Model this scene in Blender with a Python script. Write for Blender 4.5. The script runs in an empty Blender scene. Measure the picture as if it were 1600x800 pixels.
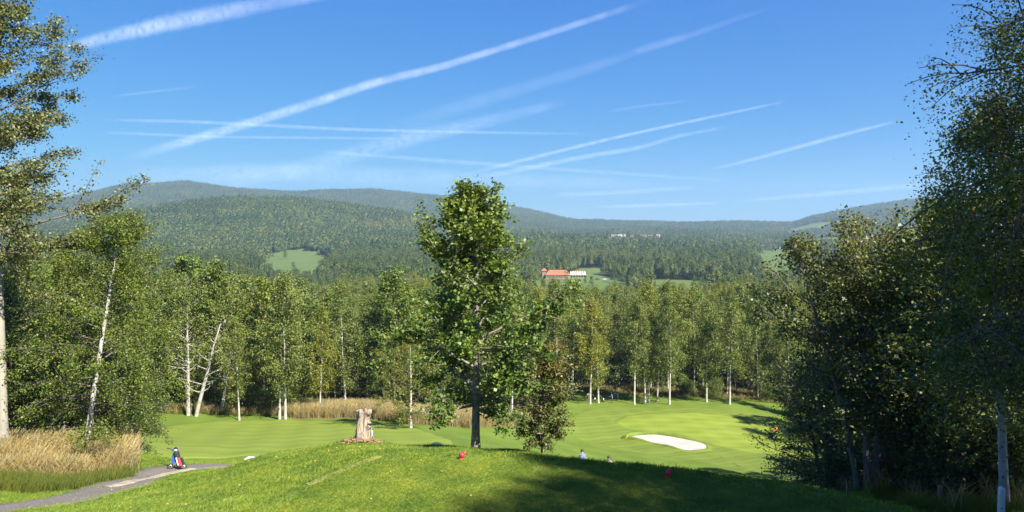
import bpy, bmesh, math, random
import numpy as np
from mathutils import Vector, Matrix
R = math.radians
rng = np.random.default_rng(7)
random.seed(7)
SC = bpy.context.scene
C = SC.collection

# ------------------------------------------------------------------ camera
F = 1180.0                       # focal length in photo pixels (1600 wide)
EYE = 32.0
PITCH = math.atan(50.0 / F)      # horizon sits 50 px above the middle
cam_d = bpy.data.cameras.new('camera')
cam_d.sensor_width = 36.0
cam_d.lens = 36.0 * F / 1600.0
cam_d.clip_start = 0.1
cam_d.clip_end = 900000.0
cam = bpy.data.objects.new('camera', cam_d)
C.objects.link(cam)
cam.location = (0, 0, EYE)
cam.rotation_euler = (math.pi / 2 - PITCH, 0, 0)
SC.camera = cam

# ------------------------------------------------------------------ light
SUN_AZ, SUN_EL = 137.0, 41.0     # degrees clockwise from the view direction / above the horizon
w = bpy.data.worlds.new('World')
SC.world = w
w.use_nodes = True
nt = w.node_tree
for n in list(nt.nodes):
    nt.nodes.remove(n)
sky = nt.nodes.new('ShaderNodeTexSky')
sky.sky_type = 'NISHITA'
sky.sun_disc = False
sky.sun_elevation = R(SUN_EL)
sky.sun_rotation = R(SUN_AZ)
sky.altitude = 400
sky.air_density = 0.7
sky.dust_density = 0.0
sky.ozone_density = 6.0
sep = nt.nodes.new('ShaderNodeSeparateColor')
com = nt.nodes.new('ShaderNodeCombineColor')
nt.links.new(sky.outputs[0], sep.inputs[0])
for ch, (gain, power) in enumerate(((0.70, 1.24), (0.83, 0.77), (0.93, 0.30))):   # the phone camera's rendering of a clear blue sky
    pre = nt.nodes.new('ShaderNodeMath'); pre.operation = 'MULTIPLY'; pre.inputs[1].default_value = 0.1
    pw = nt.nodes.new('ShaderNodeMath'); pw.operation = 'POWER'; pw.inputs[1].default_value = power
    po = nt.nodes.new('ShaderNodeMath'); po.operation = 'MULTIPLY'; po.inputs[1].default_value = gain * 10 / 2.83 * 1.06
    nt.links.new(sep.outputs[ch], pre.inputs[0]); nt.links.new(pre.outputs[0], pw.inputs[0]); nt.links.new(pw.outputs[0], po.inputs[0]); nt.links.new(po.outputs[0], com.inputs[ch])
bg = nt.nodes.new('ShaderNodeBackground')
bg.inputs['Strength'].default_value = 0.1
wo = nt.nodes.new('ShaderNodeOutputWorld')
nt.links.new(com.outputs[0], bg.inputs[0])
nt.links.new(bg.outputs[0], wo.inputs[0])
sd = bpy.data.lights.new('sun', 'SUN')
sd.energy = 5.0
sd.angle = R(0.55)
sd.color = (1.0, 0.95, 0.86)
sun = bpy.data.objects.new('sun', sd)
C.objects.link(sun)
sun.location = (60, -30, 120)
sv = Vector((math.sin(R(SUN_AZ)) * math.cos(R(SUN_EL)), math.cos(R(SUN_AZ)) * math.cos(R(SUN_EL)), math.sin(R(SUN_EL))))
sun.rotation_euler = sv.to_track_quat('Z', 'Y').to_euler()
SC.view_settings.view_transform = 'Standard'
SC.view_settings.look = 'None'
SC.view_settings.exposure = 1.5
SC.view_settings.gamma = 1.0
SC.view_settings.use_curve_mapping = False
SC.render.engine = 'CYCLES'
SC.cycles.max_bounces = 6
SC.cycles.diffuse_bounces = 3
SC.cycles.transmission_bounces = 4
SC.cycles.transparent_max_bounces = 24
SC.cycles.volume_bounces = 0
SC.cycles.use_denoising = True

# ------------------------------------------------------------------ helpers
def ray(px, py):
    """direction with unit forward (world y) component for a photo pixel"""
    dx, dz = (px - 800) / F, -(py - 400) / F
    c, s = math.cos(PITCH), math.sin(PITCH)
    y = c + dz * s
    z = -s + dz * c
    return dx / y, z / y
def at(px, py, d):
    rx, rz = ray(px, py)
    return (rx * d, d, EYE + rz * d)
def sstep(a, b, x):
    t = np.clip((x - a) / (b - a), 0, 1)
    return t * t * (3 - 2 * t)
def mesh_np(name, V, Q, T=None, smooth=False):
    V = np.asarray(V, dtype=np.float32)
    Q = np.asarray(Q, dtype=np.int32).reshape(-1, 4) if Q is not None and len(Q) else np.zeros((0, 4), np.int32)
    T = np.asarray(T, dtype=np.int32).reshape(-1, 3) if T is not None and len(T) else np.zeros((0, 3), np.int32)
    me = bpy.data.meshes.new(name)
    me.vertices.add(len(V))
    me.vertices.foreach_set('co', V.ravel())
    idx = np.concatenate([Q.ravel(), T.ravel()])
    me.loops.add(len(idx))
    me.loops.foreach_set('vertex_index', idx)
    nq, ntri = len(Q), len(T)
    me.polygons.add(nq + ntri)
    st = np.concatenate([np.arange(nq) * 4, nq * 4 + np.arange(ntri) * 3]).astype(np.int32)
    me.polygons.foreach_set('loop_start', st)
    if smooth:
        me.polygons.foreach_set('use_smooth', np.ones(nq + ntri, dtype=bool))
    me.update(calc_edges=True)
    return me
def obj(name, me, m=None, parent=None):
    o = bpy.data.objects.new(name, me)
    if m is not None and me is not None and len(me.materials) == 0:
        me.materials.append(m)
    C.objects.link(o)
    if parent is not None:
        o.parent = parent
    return o
def tag(o, label=None, cat=None, group=None, kind=None):
    if label: o['label'] = label
    if cat: o['category'] = cat
    if group: o['group'] = group
    if kind: o['kind'] = kind
    return o
def empty(name, loc, rz=0.0, sc=1.0):
    o = bpy.data.objects.new(name, None)
    C.objects.link(o)
    o.empty_display_size = 0.2
    o.location = loc
    o.rotation_euler = (0, 0, rz)
    o.scale = (sc, sc, sc)
    return o

class MB:
    """collects boxes, tubes and prisms into one mesh"""
    def __init__(s): s.V, s.F, s.n = [], [], 0
    def add(s, V, Fc):
        s.V.extend([tuple(v) for v in V]); s.F.extend([tuple(i + s.n for i in f) for f in Fc]); s.n += len(V); return s
    def box(s, c, d, rz=0.0, taper=1.0, rx=0.0):
        hx, hy, hz = d[0] / 2, d[1] / 2, d[2] / 2
        M = Matrix.Rotation(rz, 3, 'Z') @ Matrix.Rotation(rx, 3, 'X')
        V = []
        for z, k in ((-hz, 1), (hz, taper)):
            for x, y in ((-hx, -hy), (hx, -hy), (hx, hy), (-hx, hy)):
                V.append(M @ Vector((x * k, y * k, z)) + Vector(c))
        return s.add(V, [(3, 2, 1, 0), (4, 5, 6, 7), (0, 1, 5, 4), (1, 2, 6, 5), (2, 3, 7, 6), (3, 0, 4, 7)])
    def tube(s, P, Rd, n=8, cap=True):
        P = [Vector(p) for p in P]
        if not hasattr(Rd, '__len__'): Rd = [Rd] * len(P)
        V, Fc = [], []
        for i, p in enumerate(P):
            t = (P[min(i + 1, len(P) - 1)] - P[max(i - 1, 0)])
            t = t.normalized() if t.length > 1e-9 else Vector((0, 0, 1))
            a = t.cross(Vector((0, 0, 1)) if abs(t.z) < 0.9 else Vector((1, 0, 0))).normalized()
            b = t.cross(a)
            for k in range(n):
                q = 2 * math.pi * k / n
                V.append(p + (a * math.cos(q) + b * math.sin(q)) * Rd[i])
        for i in range(len(P) - 1):
            for k in range(n):
                k2 = (k + 1) % n
                Fc.append((i * n + k, i * n + k2, (i + 1) * n + k2, (i + 1) * n + k))
        if cap:
            Fc.append(tuple(range(n - 1, -1, -1))); Fc.append(tuple((len(P) - 1) * n + k for k in range(n)))
        return s.add(V, Fc)
    def lathe(s, prof, n=16, M=None):
        V, Fc = [], []
        for r, z in prof:
            for k in range(n):
                q = 2 * math.pi * k / n
                v = Vector((r * math.cos(q), r * math.sin(q), z)); V.append(M @ v if M else v)
        for i in range(len(prof) - 1):
            for k in range(n):
                k2 = (k + 1) % n
                Fc.append((i * n + k, i * n + k2, (i + 1) * n + k2, (i + 1) * n + k))
        return s.add(V, Fc)
    def build(s, name, m, parent=None, smooth=False):
        me = bpy.data.meshes.new(name)
        me.from_pydata([tuple(v) for v in s.V], [], s.F)
        if smooth:
            for p in me.polygons: p.use_smooth = True
        me.update()
        return obj(name, me, m, parent)

# ------------------------------------------------------------------ materials
def newmat(name):
    m = bpy.data.materials.new(name); m.use_nodes = True
    n = m.node_tree.nodes; n.clear()
    return m, n, m.node_tree.links
def N(n, t, **kw):
    x = n.new(t)
    for k, v in kw.items():
        setattr(x, k, v)
    return x
def ramp(n, stops, interp='LINEAR'):
    r = n.new('ShaderNodeValToRGB'); e = r.color_ramp; e.interpolation = interp
    while len(e.elements) < len(stops): e.elements.new(0.5)
    for k, (p, c) in enumerate(stops):
        e.elements[k].position = p; e.elements[k].color = (c[0], c[1], c[2], 1)
    return r
def mixc(n, l, fac, a, b, mode='MIX'):
    x = n.new('ShaderNodeMix'); x.data_type = 'RGBA'; x.blend_type = mode
    for s, v in ((x.inputs[0], fac), (x.inputs[6], a), (x.inputs[7], b)):
        if hasattr(v, 'links'): l.new(v, s)
        elif hasattr(v, '__len__'): s.default_value = (v[0], v[1], v[2], 1)
        else: s.default_value = v
    return x.outputs[2]
def noise(n, l, scale, detail=4, vec=None, rough=0.55, w=None):
    x = n.new('ShaderNodeTexNoise'); x.inputs['Scale'].default_value = scale; x.inputs['Detail'].default_value = detail
    x.inputs['Roughness'].default_value = rough
    if vec is not None: l.new(vec, x.inputs['Vector'])
    return x.outputs['Fac']
def plain(name, col, rough=0.7, var=0.12, scale=6.0, metal=0.0):
    m, n, l = newmat(name)
    tc = N(n, 'ShaderNodeTexCoord')
    f = noise(n, l, scale, 5, tc.outputs['Object'])
    r = ramp(n, [(0.3, [c * (1 - var) for c in col]), (0.7, [min(1, c * (1 + var)) for c in col])])
    l.new(f, r.inputs[0])
    p = N(n, 'ShaderNodeBsdfPrincipled'); p.inputs['Roughness'].default_value = rough; p.inputs['Metallic'].default_value = metal
    l.new(r.outputs[0], p.inputs['Base Color'])
    b = N(n, 'ShaderNodeBump'); b.inputs['Strength'].default_value = 0.2; b.inputs['Distance'].default_value = 0.01
    l.new(f, b.inputs['Height']); l.new(b.outputs[0], p.inputs['Normal'])
    o = N(n, 'ShaderNodeOutputMaterial'); l.new(p.outputs[0], o.inputs[0])
    return m
def leafmat(name, c0, c1, c2, transl=0.32, tint=None, clump=0.5, objvar=0.0, spec=0.25, world=0.0):
    m, n, l = newmat(name)
    a = N(n, 'ShaderNodeAttribute'); a.attribute_name = 'v'
    r = ramp(n, [(0.0, c0), (0.5, c1), (1.0, c2)])
    l.new(a.outputs['Fac'], r.inputs[0])
    col = r.outputs[0]
    if tint:
        g = N(n, 'ShaderNodeAttribute'); g.attribute_name = 'tint'
        col = mixc(n, l, g.outputs['Fac'], col, tint)
    tc = N(n, 'ShaderNodeTexCoord')
    f = noise(n, l, world, 5, N(n, 'ShaderNodeNewGeometry').outputs['Position'], 0.65) if world else noise(n, l, clump, 3, tc.outputs['Object'])
    r2 = ramp(n, [(0.3, (0.72, 0.74, 0.7)), (0.7, (1.2, 1.16, 1.1))] if not world else [(0.34, (0.62, 0.72, 0.7)), (0.52, (1, 1, 1)), (0.68, (1.4, 1.2, 1.2))])
    l.new(f, r2.inputs[0])
    col = mixc(n, l, 1.0, col, r2.outputs[0], 'MULTIPLY')
    if objvar > 0:
        oi = N(n, 'ShaderNodeObjectInfo')
        r3 = ramp(n, [(0.0, (1 - objvar, 1 - objvar * .8, 1)), (0.35, (1.0, 1.0, 1.0)), (0.6, (0.8, 0.86, 0.92)), (0.85, (1.12, 1.04, 0.8)), (1.0, (1 + objvar * 1.4, 1 + objvar * .6, 0.7))])
        l.new(oi.outputs['Random'], r3.inputs[0])
        col = mixc(n, l, 1.0, col, r3.outputs[0], 'MULTIPLY')
    p = N(n, 'ShaderNodeBsdfPrincipled'); p.inputs['Roughness'].default_value = 0.5
    p.inputs['Specular IOR Level'].default_value = spec
    l.new(col, p.inputs['Base Color'])
    t = N(n, 'ShaderNodeBsdfTranslucent')
    tcol = mixc(n, l, 1.0, col, (1.35, 1.3, 0.55), 'MULTIPLY')
    l.new(tcol, t.inputs[0])
    mx = N(n, 'ShaderNodeMixShader'); mx.inputs[0].default_value = transl
    l.new(p.outputs[0], mx.inputs[1]); l.new(t.outputs[0], mx.inputs[2])
    o = N(n, 'ShaderNodeOutputMaterial'); l.new(mx.outputs[0], o.inputs[0])
    return m
def barkmat(name, birch, c0, c1, scale=6.0, thr=0.56):
    m, n, l = newmat(name)
    tc = N(n, 'ShaderNodeTexCoord')
    mp = N(n, 'ShaderNodeMapping'); mp.inputs['Scale'].default_value = (1, 1, 2.4) if birch else (2.2, 2.2, 0.45)
    l.new(tc.outputs['Object'], mp.inputs[0])
    f = noise(n, l, scale, 6, mp.outputs[0], 0.65)
    r = ramp(n, [(0.36, c0), (thr, c1)] if not birch else [(0.30, c0), (0.40, c1)])
    l.new(f, r.inputs[0])
    f2 = noise(n, l, scale * 0.35, 3, tc.outputs['Object'])
    r2 = ramp(n, [(0.3, (0.75, 0.73, 0.7)), (0.7, (1.08, 1.06, 1.04))]); l.new(f2, r2.inputs[0])
    col = mixc(n, l, 1.0, r.outputs[0], r2.outputs[0], 'MULTIPLY')
    p = N(n, 'ShaderNodeBsdfPrincipled'); p.inputs['Roughness'].default_value = 0.85
    l.new(col, p.inputs['Base Color'])
    b = N(n, 'ShaderNodeBump'); b.inputs['Strength'].default_value = 0.6; b.inputs['Distance'].default_value = 0.02
    l.new(f, b.inputs['Height']); l.new(b.outputs[0], p.inputs['Normal'])
    o = N(n, 'ShaderNodeOutputMaterial'); l.new(p.outputs[0], o.inputs[0])
    return m

def grassmat(name, c0, c1, c2, fine=9.0, patch=0.35, bump=0.5, dist=0.03, stripe=None, dry=(0.16, 0.146, 0.044), dryamt=0.25):
    """mown turf: patchy colour, fine mottling and blade relief"""
    m, n, l = newmat(name)
    g = N(n, 'ShaderNodeNewGeometry')
    P = g.outputs['Position']
    f1 = noise(n, l, patch, 5, P, 0.6)
    f2 = noise(n, l, fine, 6, P, 0.7)
    r = ramp(n, [(0.3, c0), (0.52, c1), (0.72, c2)])
    mm = N(n, 'ShaderNodeMath', operation='MULTIPLY_ADD'); mm.inputs[1].default_value = 0.55; mm.inputs[2].default_value = 0.0
    l.new(f2, mm.inputs[0])
    ad = N(n, 'ShaderNodeMath', operation='MULTIPLY_ADD'); ad.inputs[1].default_value = 0.45
    l.new(f1, ad.inputs[0]); l.new(mm.outputs[0], ad.inputs[2]); l.new(ad.outputs[0], r.inputs[0])
    col = r.outputs[0]
    f3 = noise(n, l, patch * 2.3, 6, P, 0.7)
    r3 = ramp(n, [(0.54, (0, 0, 0)), (0.74, (dryamt, dryamt, dryamt))]); l.new(f3, r3.inputs[0])
    col = mixc(n, l, r3.outputs[0], col, dry)
    if stripe:
        ang, wd, amt = stripe
        vr = N(n, 'ShaderNodeVectorRotate', rotation_type='Z_AXIS'); vr.inputs['Angle'].default_value = R(ang)
        l.new(P, vr.inputs['Vector'])
        wv = N(n, 'ShaderNodeTexWave', wave_type='BANDS', bands_direction='X', wave_profile='SIN')
        wv.inputs['Scale'].default_value = wd; wv.inputs['Distortion'].default_value = 1.2; wv.inputs['Detail'].default_value = 2
        wv.inputs['Detail Scale'].default_value = 0.6
        l.new(vr.outputs[0], wv.inputs['Vector'])
        rs = ramp(n, [(0.35, (1 - amt,) * 3), (0.65, (1 + amt * .6,) * 3)]); l.new(wv.outputs['Fac'], rs.inputs[0])
        col = mixc(n, l, 1.0, col, rs.outputs[0], 'MULTIPLY')
    p = N(n, 'ShaderNodeBsdfPrincipled'); p.inputs['Roughness'].default_value = 0.75; p.inputs['Specular IOR Level'].default_value = 0.15
    l.new(col, p.inputs['Base Color'])
    b = N(n, 'ShaderNodeBump'); b.inputs['Strength'].default_value = bump; b.inputs['Distance'].default_value = dist
    l.new(f2, b.inputs['Height']); l.new(b.outputs[0], p.inputs['Normal'])
    o = N(n, 'ShaderNodeOutputMaterial'); l.new(p.outputs[0], o.inputs[0])
    return m

# ------------------------------------------------------------------ terrain
SKY_PX = np.array([-1500, -400, 0, 100, 150, 200, 290, 370, 450, 472, 580, 700, 760, 820, 900, 960, 1100, 1240, 1270, 1340, 1430, 1600, 2000, 3200], float)
SKY_PY = np.array([310, 302, 308, 318, 310, 298, 291, 298, 304, 305, 299, 308, 319, 330, 346, 348, 349, 348, 338, 328, 318, 312, 312, 318], float)
TEE_Z = -6.0
TEE = [(-6.0, 8), (-5.6, 14.0), (-5.15, 16.0), (-4.5, 17.6), (-3.5, 19.2), (-1, 19.5), (1, 19.0), (3, 18.5), (6.2, 17.2), (7.8, 16.0), (9.0, 13.6), (9.6, 8)]

def far_h(x, y):
    r = np.hypot(x, y)
    ys = np.maximum(y, r * 0.18 + 1e-6)
    px = 800 + F * x / ys
    crest = (350 - np.interp(px, SKY_PX, SKY_PY)) / F * 4500 - 10
    base = np.interp(r, [0, 150, 300, 600, 1200, 2500, 3500], [-30, -32, -42, -51, -52, -49, -42])
    t = sstep(2500, 4500, r)
    z = base * (1 - t) + crest * t
    z = z - np.maximum(0, r - 4550) * 0.06
    hill = 107 * np.exp(-((x + 660) / np.where(x > -660, 470, 450)) ** 2 - ((y - 2000) / 520) ** 2)
    z = z + hill
    z = z + 4 * np.exp(-((x - 390) / 150) ** 2 - ((y - 2300) / 230) ** 2)     # rise with the village
    k = sstep(700, 1500, r)
    z = z + k * (8 * np.sin(x / 120 + 1.3 * np.sin(y / 210)) * np.sin(y / 115 + 0.6) + 5 * np.sin((x + y) / 260 + 2))
    return z

CP = [  # (x, y, z) relative to the eye
    (0, 0, -1.7), (-12, 0, -2.0), (12, 0, -2.0), (0, -30, -1), (-50, -30, -2), (50, -30, -3), (0, 5, -2.6), (-9, 5, -3.2), (10, 5, -3.6)]
for q in [(-4, 12), (-4.6, 15), (0, 12), (0, 17), (4, 12), (4, 17), (8, 12)]:
    CP.append((q[0], q[1], TEE_Z))
for px, py, d in [
    (480, 790, 16.6), (430, 770, 19.5), (350, 770, 22), (250, 780, 22.5), (140, 800, 22.5), (300, 752, 28), (400, 738, 26), (500, 716, 24), (610, 710, 22.5),
 (-40, 800, 25), (20, 797, 25.5), (120, 773, 29.5), (200, 753, 33), (270, 736, 36.5), (340, 726, 39.5), (100, 735, 35), (0, 745, 32.5),
    (560, 692, 28), (480, 700, 28.5), (640, 702, 28), (420, 715, 31), (720, 711, 28), (743, 709, 30),
    (848, 711, 33), (230, 727, 46), (300, 719, 52), (390, 718, 49), (250, 690, 66), (400, 660, 90), (230, 657, 90), (470, 690, 67), (560, 660, 87), (640, 669, 80), (700, 685, 69), (740, 690, 66),
    (780, 672, 86), (560, 645, 98), (300, 640, 97), (400, 640, 104), (800, 655, 100),
    (135, 712, 37), (5, 717, 35), (60, 668, 52), (-60, 690, 42), (-150, 660, 60),
    (840, 672, 101), (900, 690, 103), (920, 630, 126), (990, 631, 126.5), (1050, 692, 103), (1210, 690, 104), (1050, 650, 116), (1150, 660, 114), (1260, 742, 85), (1140, 632, 126), (1235, 646, 122), (1100, 735, 87), (980, 710, 96),
    (1290, 660, 115), (1360, 771, 26), (1325, 770, 26), (1420, 780, 23), (1475, 797, 18.6), (1572, 797, 18), (1700, 790, 20)]:
    rx, rz = ray(px, py)
    CP.append((rx * d, d, rz * d))
CP += [(-13, 46, -15.2), (-7, 45, -14.3), (-2, 45, -14.0), (2, 46, -14.8), (4.7, 50, -16.9), (6.5, 48.5, -16.9), (9, 45, -16.3), (14, 50, -18.5), (9, 65, -21.6), (20, 70, -24.5), (3, 75, -23),
       (18, 40, -14.5), (26, 50, -18), (34, 70, -24), (45, 100, -29), (60, 60, -22), (70, 120, -31), (24, 25, -9.5), (30, 10, -6), (40, 20, -9),
       (-2.2, 22.0, -6.75), (0, 21.6, -6.9), (3, 21.0, -7.0), (6, 19.9, -7.0), (8.6, 18.3, -6.9), (2, 26, -8.4), (6, 25, -8.9), (10, 22, -8.6), (13, 30, -11.5), (4, 34, -11), (9, 36, -12.7),
       (-60, 80, -20), (-80, 50, -16), (-40, 20, -8), (-25, 8, -5), (-100, 100, -24), (-30, 45, -13)]
for a in np.radians([-65, -45, -25, -10, 0, 10, 25, 45, 65]):
    for rr in (170, 240, 320):
        CP.append((rr * math.sin(a), rr * math.cos(a), float(far_h(np.array([rr * math.sin(a)]), np.array([rr * math.cos(a)]))[0])))
CP = np.array(CP)
_S = 2.5
def _ker(d2): return np.sqrt(d2 + _S * _S)
def _fit():
    X = CP[:, :2]
    A = _ker(((X[:, None] - X[None]) ** 2).sum(-1))
    n = len(X)
    Pm = np.c_[np.ones(n), X]
    M = np.zeros((n + 3, n + 3)); M[:n, :n] = A - np.eye(n) * 0.02; M[:n, n:] = Pm; M[n:, :n] = Pm.T
    return np.linalg.solve(M, np.r_[CP[:, 2], 0, 0, 0])
_W = _fit()
def near_h(x, y):
    out = np.empty(len(x))
    for s in range(0, len(x), 20000):
        X = np.c_[x[s:s + 20000], y[s:s + 20000]]
        K = _ker(((X[:, None] - CP[None, :, :2]) ** 2).sum(-1))
        out[s:s + 20000] = K @ _W[:-3] + _W[-3] + X @ _W[-2:]
    return out
def poly_sd(x, y, poly):
    """signed distance to polygon, negative inside"""
    P = np.array(poly, float); Qn = np.roll(P, -1, 0)
    d = np.full(x.shape, 1e18); ins = np.zeros(x.shape, bool)
    for (ax, ay), (bx, by) in zip(P, Qn):
        ex, ey = bx - ax, by - ay
        t = np.clip(((x - ax) * ex + (y - ay) * ey) / (ex * ex + ey * ey + 1e-12), 0, 1)
        d = np.minimum(d, (x - ax - t * ex) ** 2 + (y - ay - t * ey) ** 2)
        c = ((ay > y) != (by > y)) & (x < (bx - ax) * (y - ay) / (by - ay + 1e-12) + ax)
        ins ^= c
    d = np.sqrt(d)
    return np.where(ins, -d, d)
def Hs(x, y):
    """ground height (world z)"""
    x = np.atleast_1d(np.asarray(x, float)); y = np.atleast_1d(np.asarray(y, float))
    r = np.hypot(x, y)
    z = far_h(x, y)
    k = (r < 330) & (y > -60)
    if k.any():
        t = sstep(230, 320, r[k])
        z[k] = near_h(x[k], y[k]) * (1 - t) + z[k] * t
    q = (r < 40)
    if q.any():
        sdv = poly_sd(x[q], y[q], TEE)
        t = 1 - sstep(0.0, 1.1, sdv)
        z[q] = z[q] * (1 - t) + TEE_Z * t
    u = sstep(3, 12, r) * (1 - sstep(200, 400, r))
    z = z + u * 0.05 * (np.sin(x * 1.7 + 0.4 * y) + np.sin(y * 1.3 - x * 0.5 + 1)) * np.where(q, np.clip(poly_sd(x, y, TEE), 0, 1), 1)
    return z + EYE
def H(x, y): return float(Hs(x, y)[0])
def hit(px, py, d0=8.0, d1=1500.0):
    """first ground point under a photo pixel"""
    rx, rz = ray(px, py)
    d = np.geomspace(d0, d1, 900)
    g = Hs(rx * d, d); zz = EYE + rz * d
    k = np.argmax(zz < g)
    if k == 0: k = len(d) - 1
    a, b = d[k - 1], d[k]
    for _ in range(18):
        m_ = (a + b) / 2
        if EYE + rz * m_ < H(rx * m_, m_): b = m_
        else: a = m_
    return (rx * b, b, H(rx * b, b))
def pxd(x, y): return 800 + F * x / np.maximum(y, 1e-3)

# forest edge: depth where the wood begins, by picture column
FE_PX = np.array([-900, -200, 0, 120, 195, 235, 470, 560, 700, 800, 850, 900, 1000, 1100, 1200, 1240, 1262, 1300, 1340, 1450, 1600, 2400], float)
FE_D = np.array([30, 42, 48, 60, 92, 97, 100, 103, 106, 116, 131, 139, 136, 135, 132, 131, 128, 122, 110, 70, 44, 30], float)
# clearings in the valley: (px centre, half width px, near depth, far depth)
CLEAR = [(462, 60, 690, 1290), (908, 80, 330, 760), (925, 30, 740, 900), (1062, 60, 405, 690), (1226, 50, 700, 1650), (1030, 26, 520, 700),
         (1265, 45, 3000, 3250), (1135, 50, 3150, 3500), (1300, 60, 1850, 2300), (1025, 24, 3100, 3600), (968, 24, 2060, 2380), (1025, 36, 2100, 2400)]
def in_clear(x, y):
    px = pxd(x, y) + 6 * np.sin(y / 37.0); k = np.zeros(x.shape, bool)
    for c, hw, a, b in CLEAR:
        m_, h_ = (a + b) / 2, (b - a) / 2
        k |= (np.abs((px - c) / hw) ** 2.6 + np.abs((y - m_) / h_) ** 2.6) < 1
    return k

M = {}
def build_ground():
    m, n, l = newmat('ground_grass_and_forest_floor')
    g = N(n, 'ShaderNodeNewGeometry'); P = g.outputs['Position']
    f1 = noise(n, l, 0.3, 5, P, 0.6); f2 = noise(n, l, 7.0, 6, P, 0.72); f4 = noise(n, l, 0.012, 4, P, 0.6)
    r = ramp(n, [(0.34, (0.073, 0.117, 0.016)), (0.5, (0.117, 0.172, 0.025)), (0.68, (0.175, 0.215, 0.040))])
    mm = N(n, 'ShaderNodeMath', operation='MULTIPLY'); mm.inputs[1].default_value = 0.6; l.new(f2, mm.inputs[0])
    ad = N(n, 'ShaderNodeMath', operation='MULTIPLY_ADD'); ad.inputs[1].default_value = 0.4
    l.new(f1, ad.inputs[0]); l.new(mm.outputs[0], ad.inputs[2]); l.new(ad.outputs[0], r.inputs[0])
    rf = ramp(n, [(0.35, (0.015, 0.016, 0.007)), (0.6, (0.036, 0.035, 0.016)), (0.75, (0.066, 0.058, 0.026))]); l.new(f1, rf.inputs[0])
    a = N(n, 'ShaderNodeAttribute'); a.attribute_name = 'forest'
    col = mixc(n, l, a.outputs['Fac'], r.outputs[0], rf.outputs[0])
    # meadow of the valley clearings
    rm = ramp(n, [(0.35, (0.088, 0.131, 0.033)), (0.65, (0.110, 0.146, 0.040)), (0.95, (0.153, 0.161, 0.066))]); l.new(f4, rm.inputs[0])
    a2 = N(n, 'ShaderNodeAttribute'); a2.attribute_name = 'meadow'
    col = mixc(n, l, a2.outputs['Fac'], col, rm.outputs[0])
    a3 = N(n, 'ShaderNodeAttribute'); a3.attribute_name = 'straw'
    col = mixc(n, l, a3.outputs['Fac'], col, (0.175, 0.139, 0.051))
    p = N(n, 'ShaderNodeBsdfPrincipled'); p.inputs['Roughness'].default_value = 0.85; p.inputs['Specular IOR Level'].default_value = 0.1
    l.new(col, p.inputs['Base Color'])
    b = N(n, 'ShaderNodeBump'); b.inputs['Strength'].default_value = 0.7; b.inputs['Distance'].default_value = 0.05
    l.new(f2, b.inputs['Height']); l.new(b.outputs[0], p.inputs['Normal'])
    o = N(n, 'ShaderNodeOutputMaterial'); l.new(p.outputs[0], o.inputs[0])
    # polar sheet
    ang = np.unique(np.concatenate([np.linspace(-180, -50, 27), np.linspace(-50, -41, 10), np.linspace(-41, 41, 270), np.linspace(41, 50, 10), np.linspace(50, 180, 27)]))[:-1]
    ang = np.radians(ang)
    rad = [0.6]
    while rad[-1] < 6300: rad.append(rad[-1] * (1.02 if rad[-1] < 160 else 1.03))
    rad = np.array(rad)
    nr, na = len(rad), len(ang)
    X = np.outer(rad, np.sin(ang)); Y = np.outer(rad, np.cos(ang))
    Z = Hs(X.ravel(), Y.ravel())
    V = np.c_[X.ravel(), Y.ravel(), Z]
    V = np.r_[V, [[0, 0, H(0, 0)]]]
    i = np.arange(nr - 1)[:, None]; j = np.arange(na)[None]
    j2 = (j + 1) % na
    Q = np.stack([i * na + j, i * na + j2, (i + 1) * na + j2, (i + 1) * na + j], -1).reshape(-1, 4)[:, ::-1]
    c = nr * na
    T = np.stack([np.full(na, c), (np.arange(na) + 1) % na, np.arange(na)], -1)[:, ::-1]
    me = mesh_np('ground', V, Q, T[:, ::-1], True)
    x, y = V[:, 0], V[:, 1]
    px = pxd(x, y); d = y; r_ = np.hypot(x, y)
    fe = np.interp(px, FE_PX, FE_D)
    fo = np.where(y > 5, sstep(-3, 3, d - fe), 0.0)
    cl = in_clear(x, y).astype(float)
    fo *= (1 - cl)
    md = np.where(r_ > 300, cl, 0.0)
    st = np.where((px > 455) & (px < 850) & (y > 50) & (y < 125), sstep(-9, -2, d - np.interp(px, [455, 560, 700, 800, 850], [98, 98, 96, 100, 110])) * (1 - fo), 0)
    st = np.maximum(st, np.where((px < 205) & (d > 24) & (d < 60), 0.5, 0) * (1 - fo))
    for nm, v in (('forest', fo), ('meadow', md), ('straw', st)):
        at_ = me.attributes.new(nm, 'FLOAT', 'POINT'); at_.data.foreach_set('value', v.astype(np.float32))
    return tag(obj('ground', me, m), 'grassy hillside falling to a wooded valley with far hills', 'ground', kind='structure')
build_ground()

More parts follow.
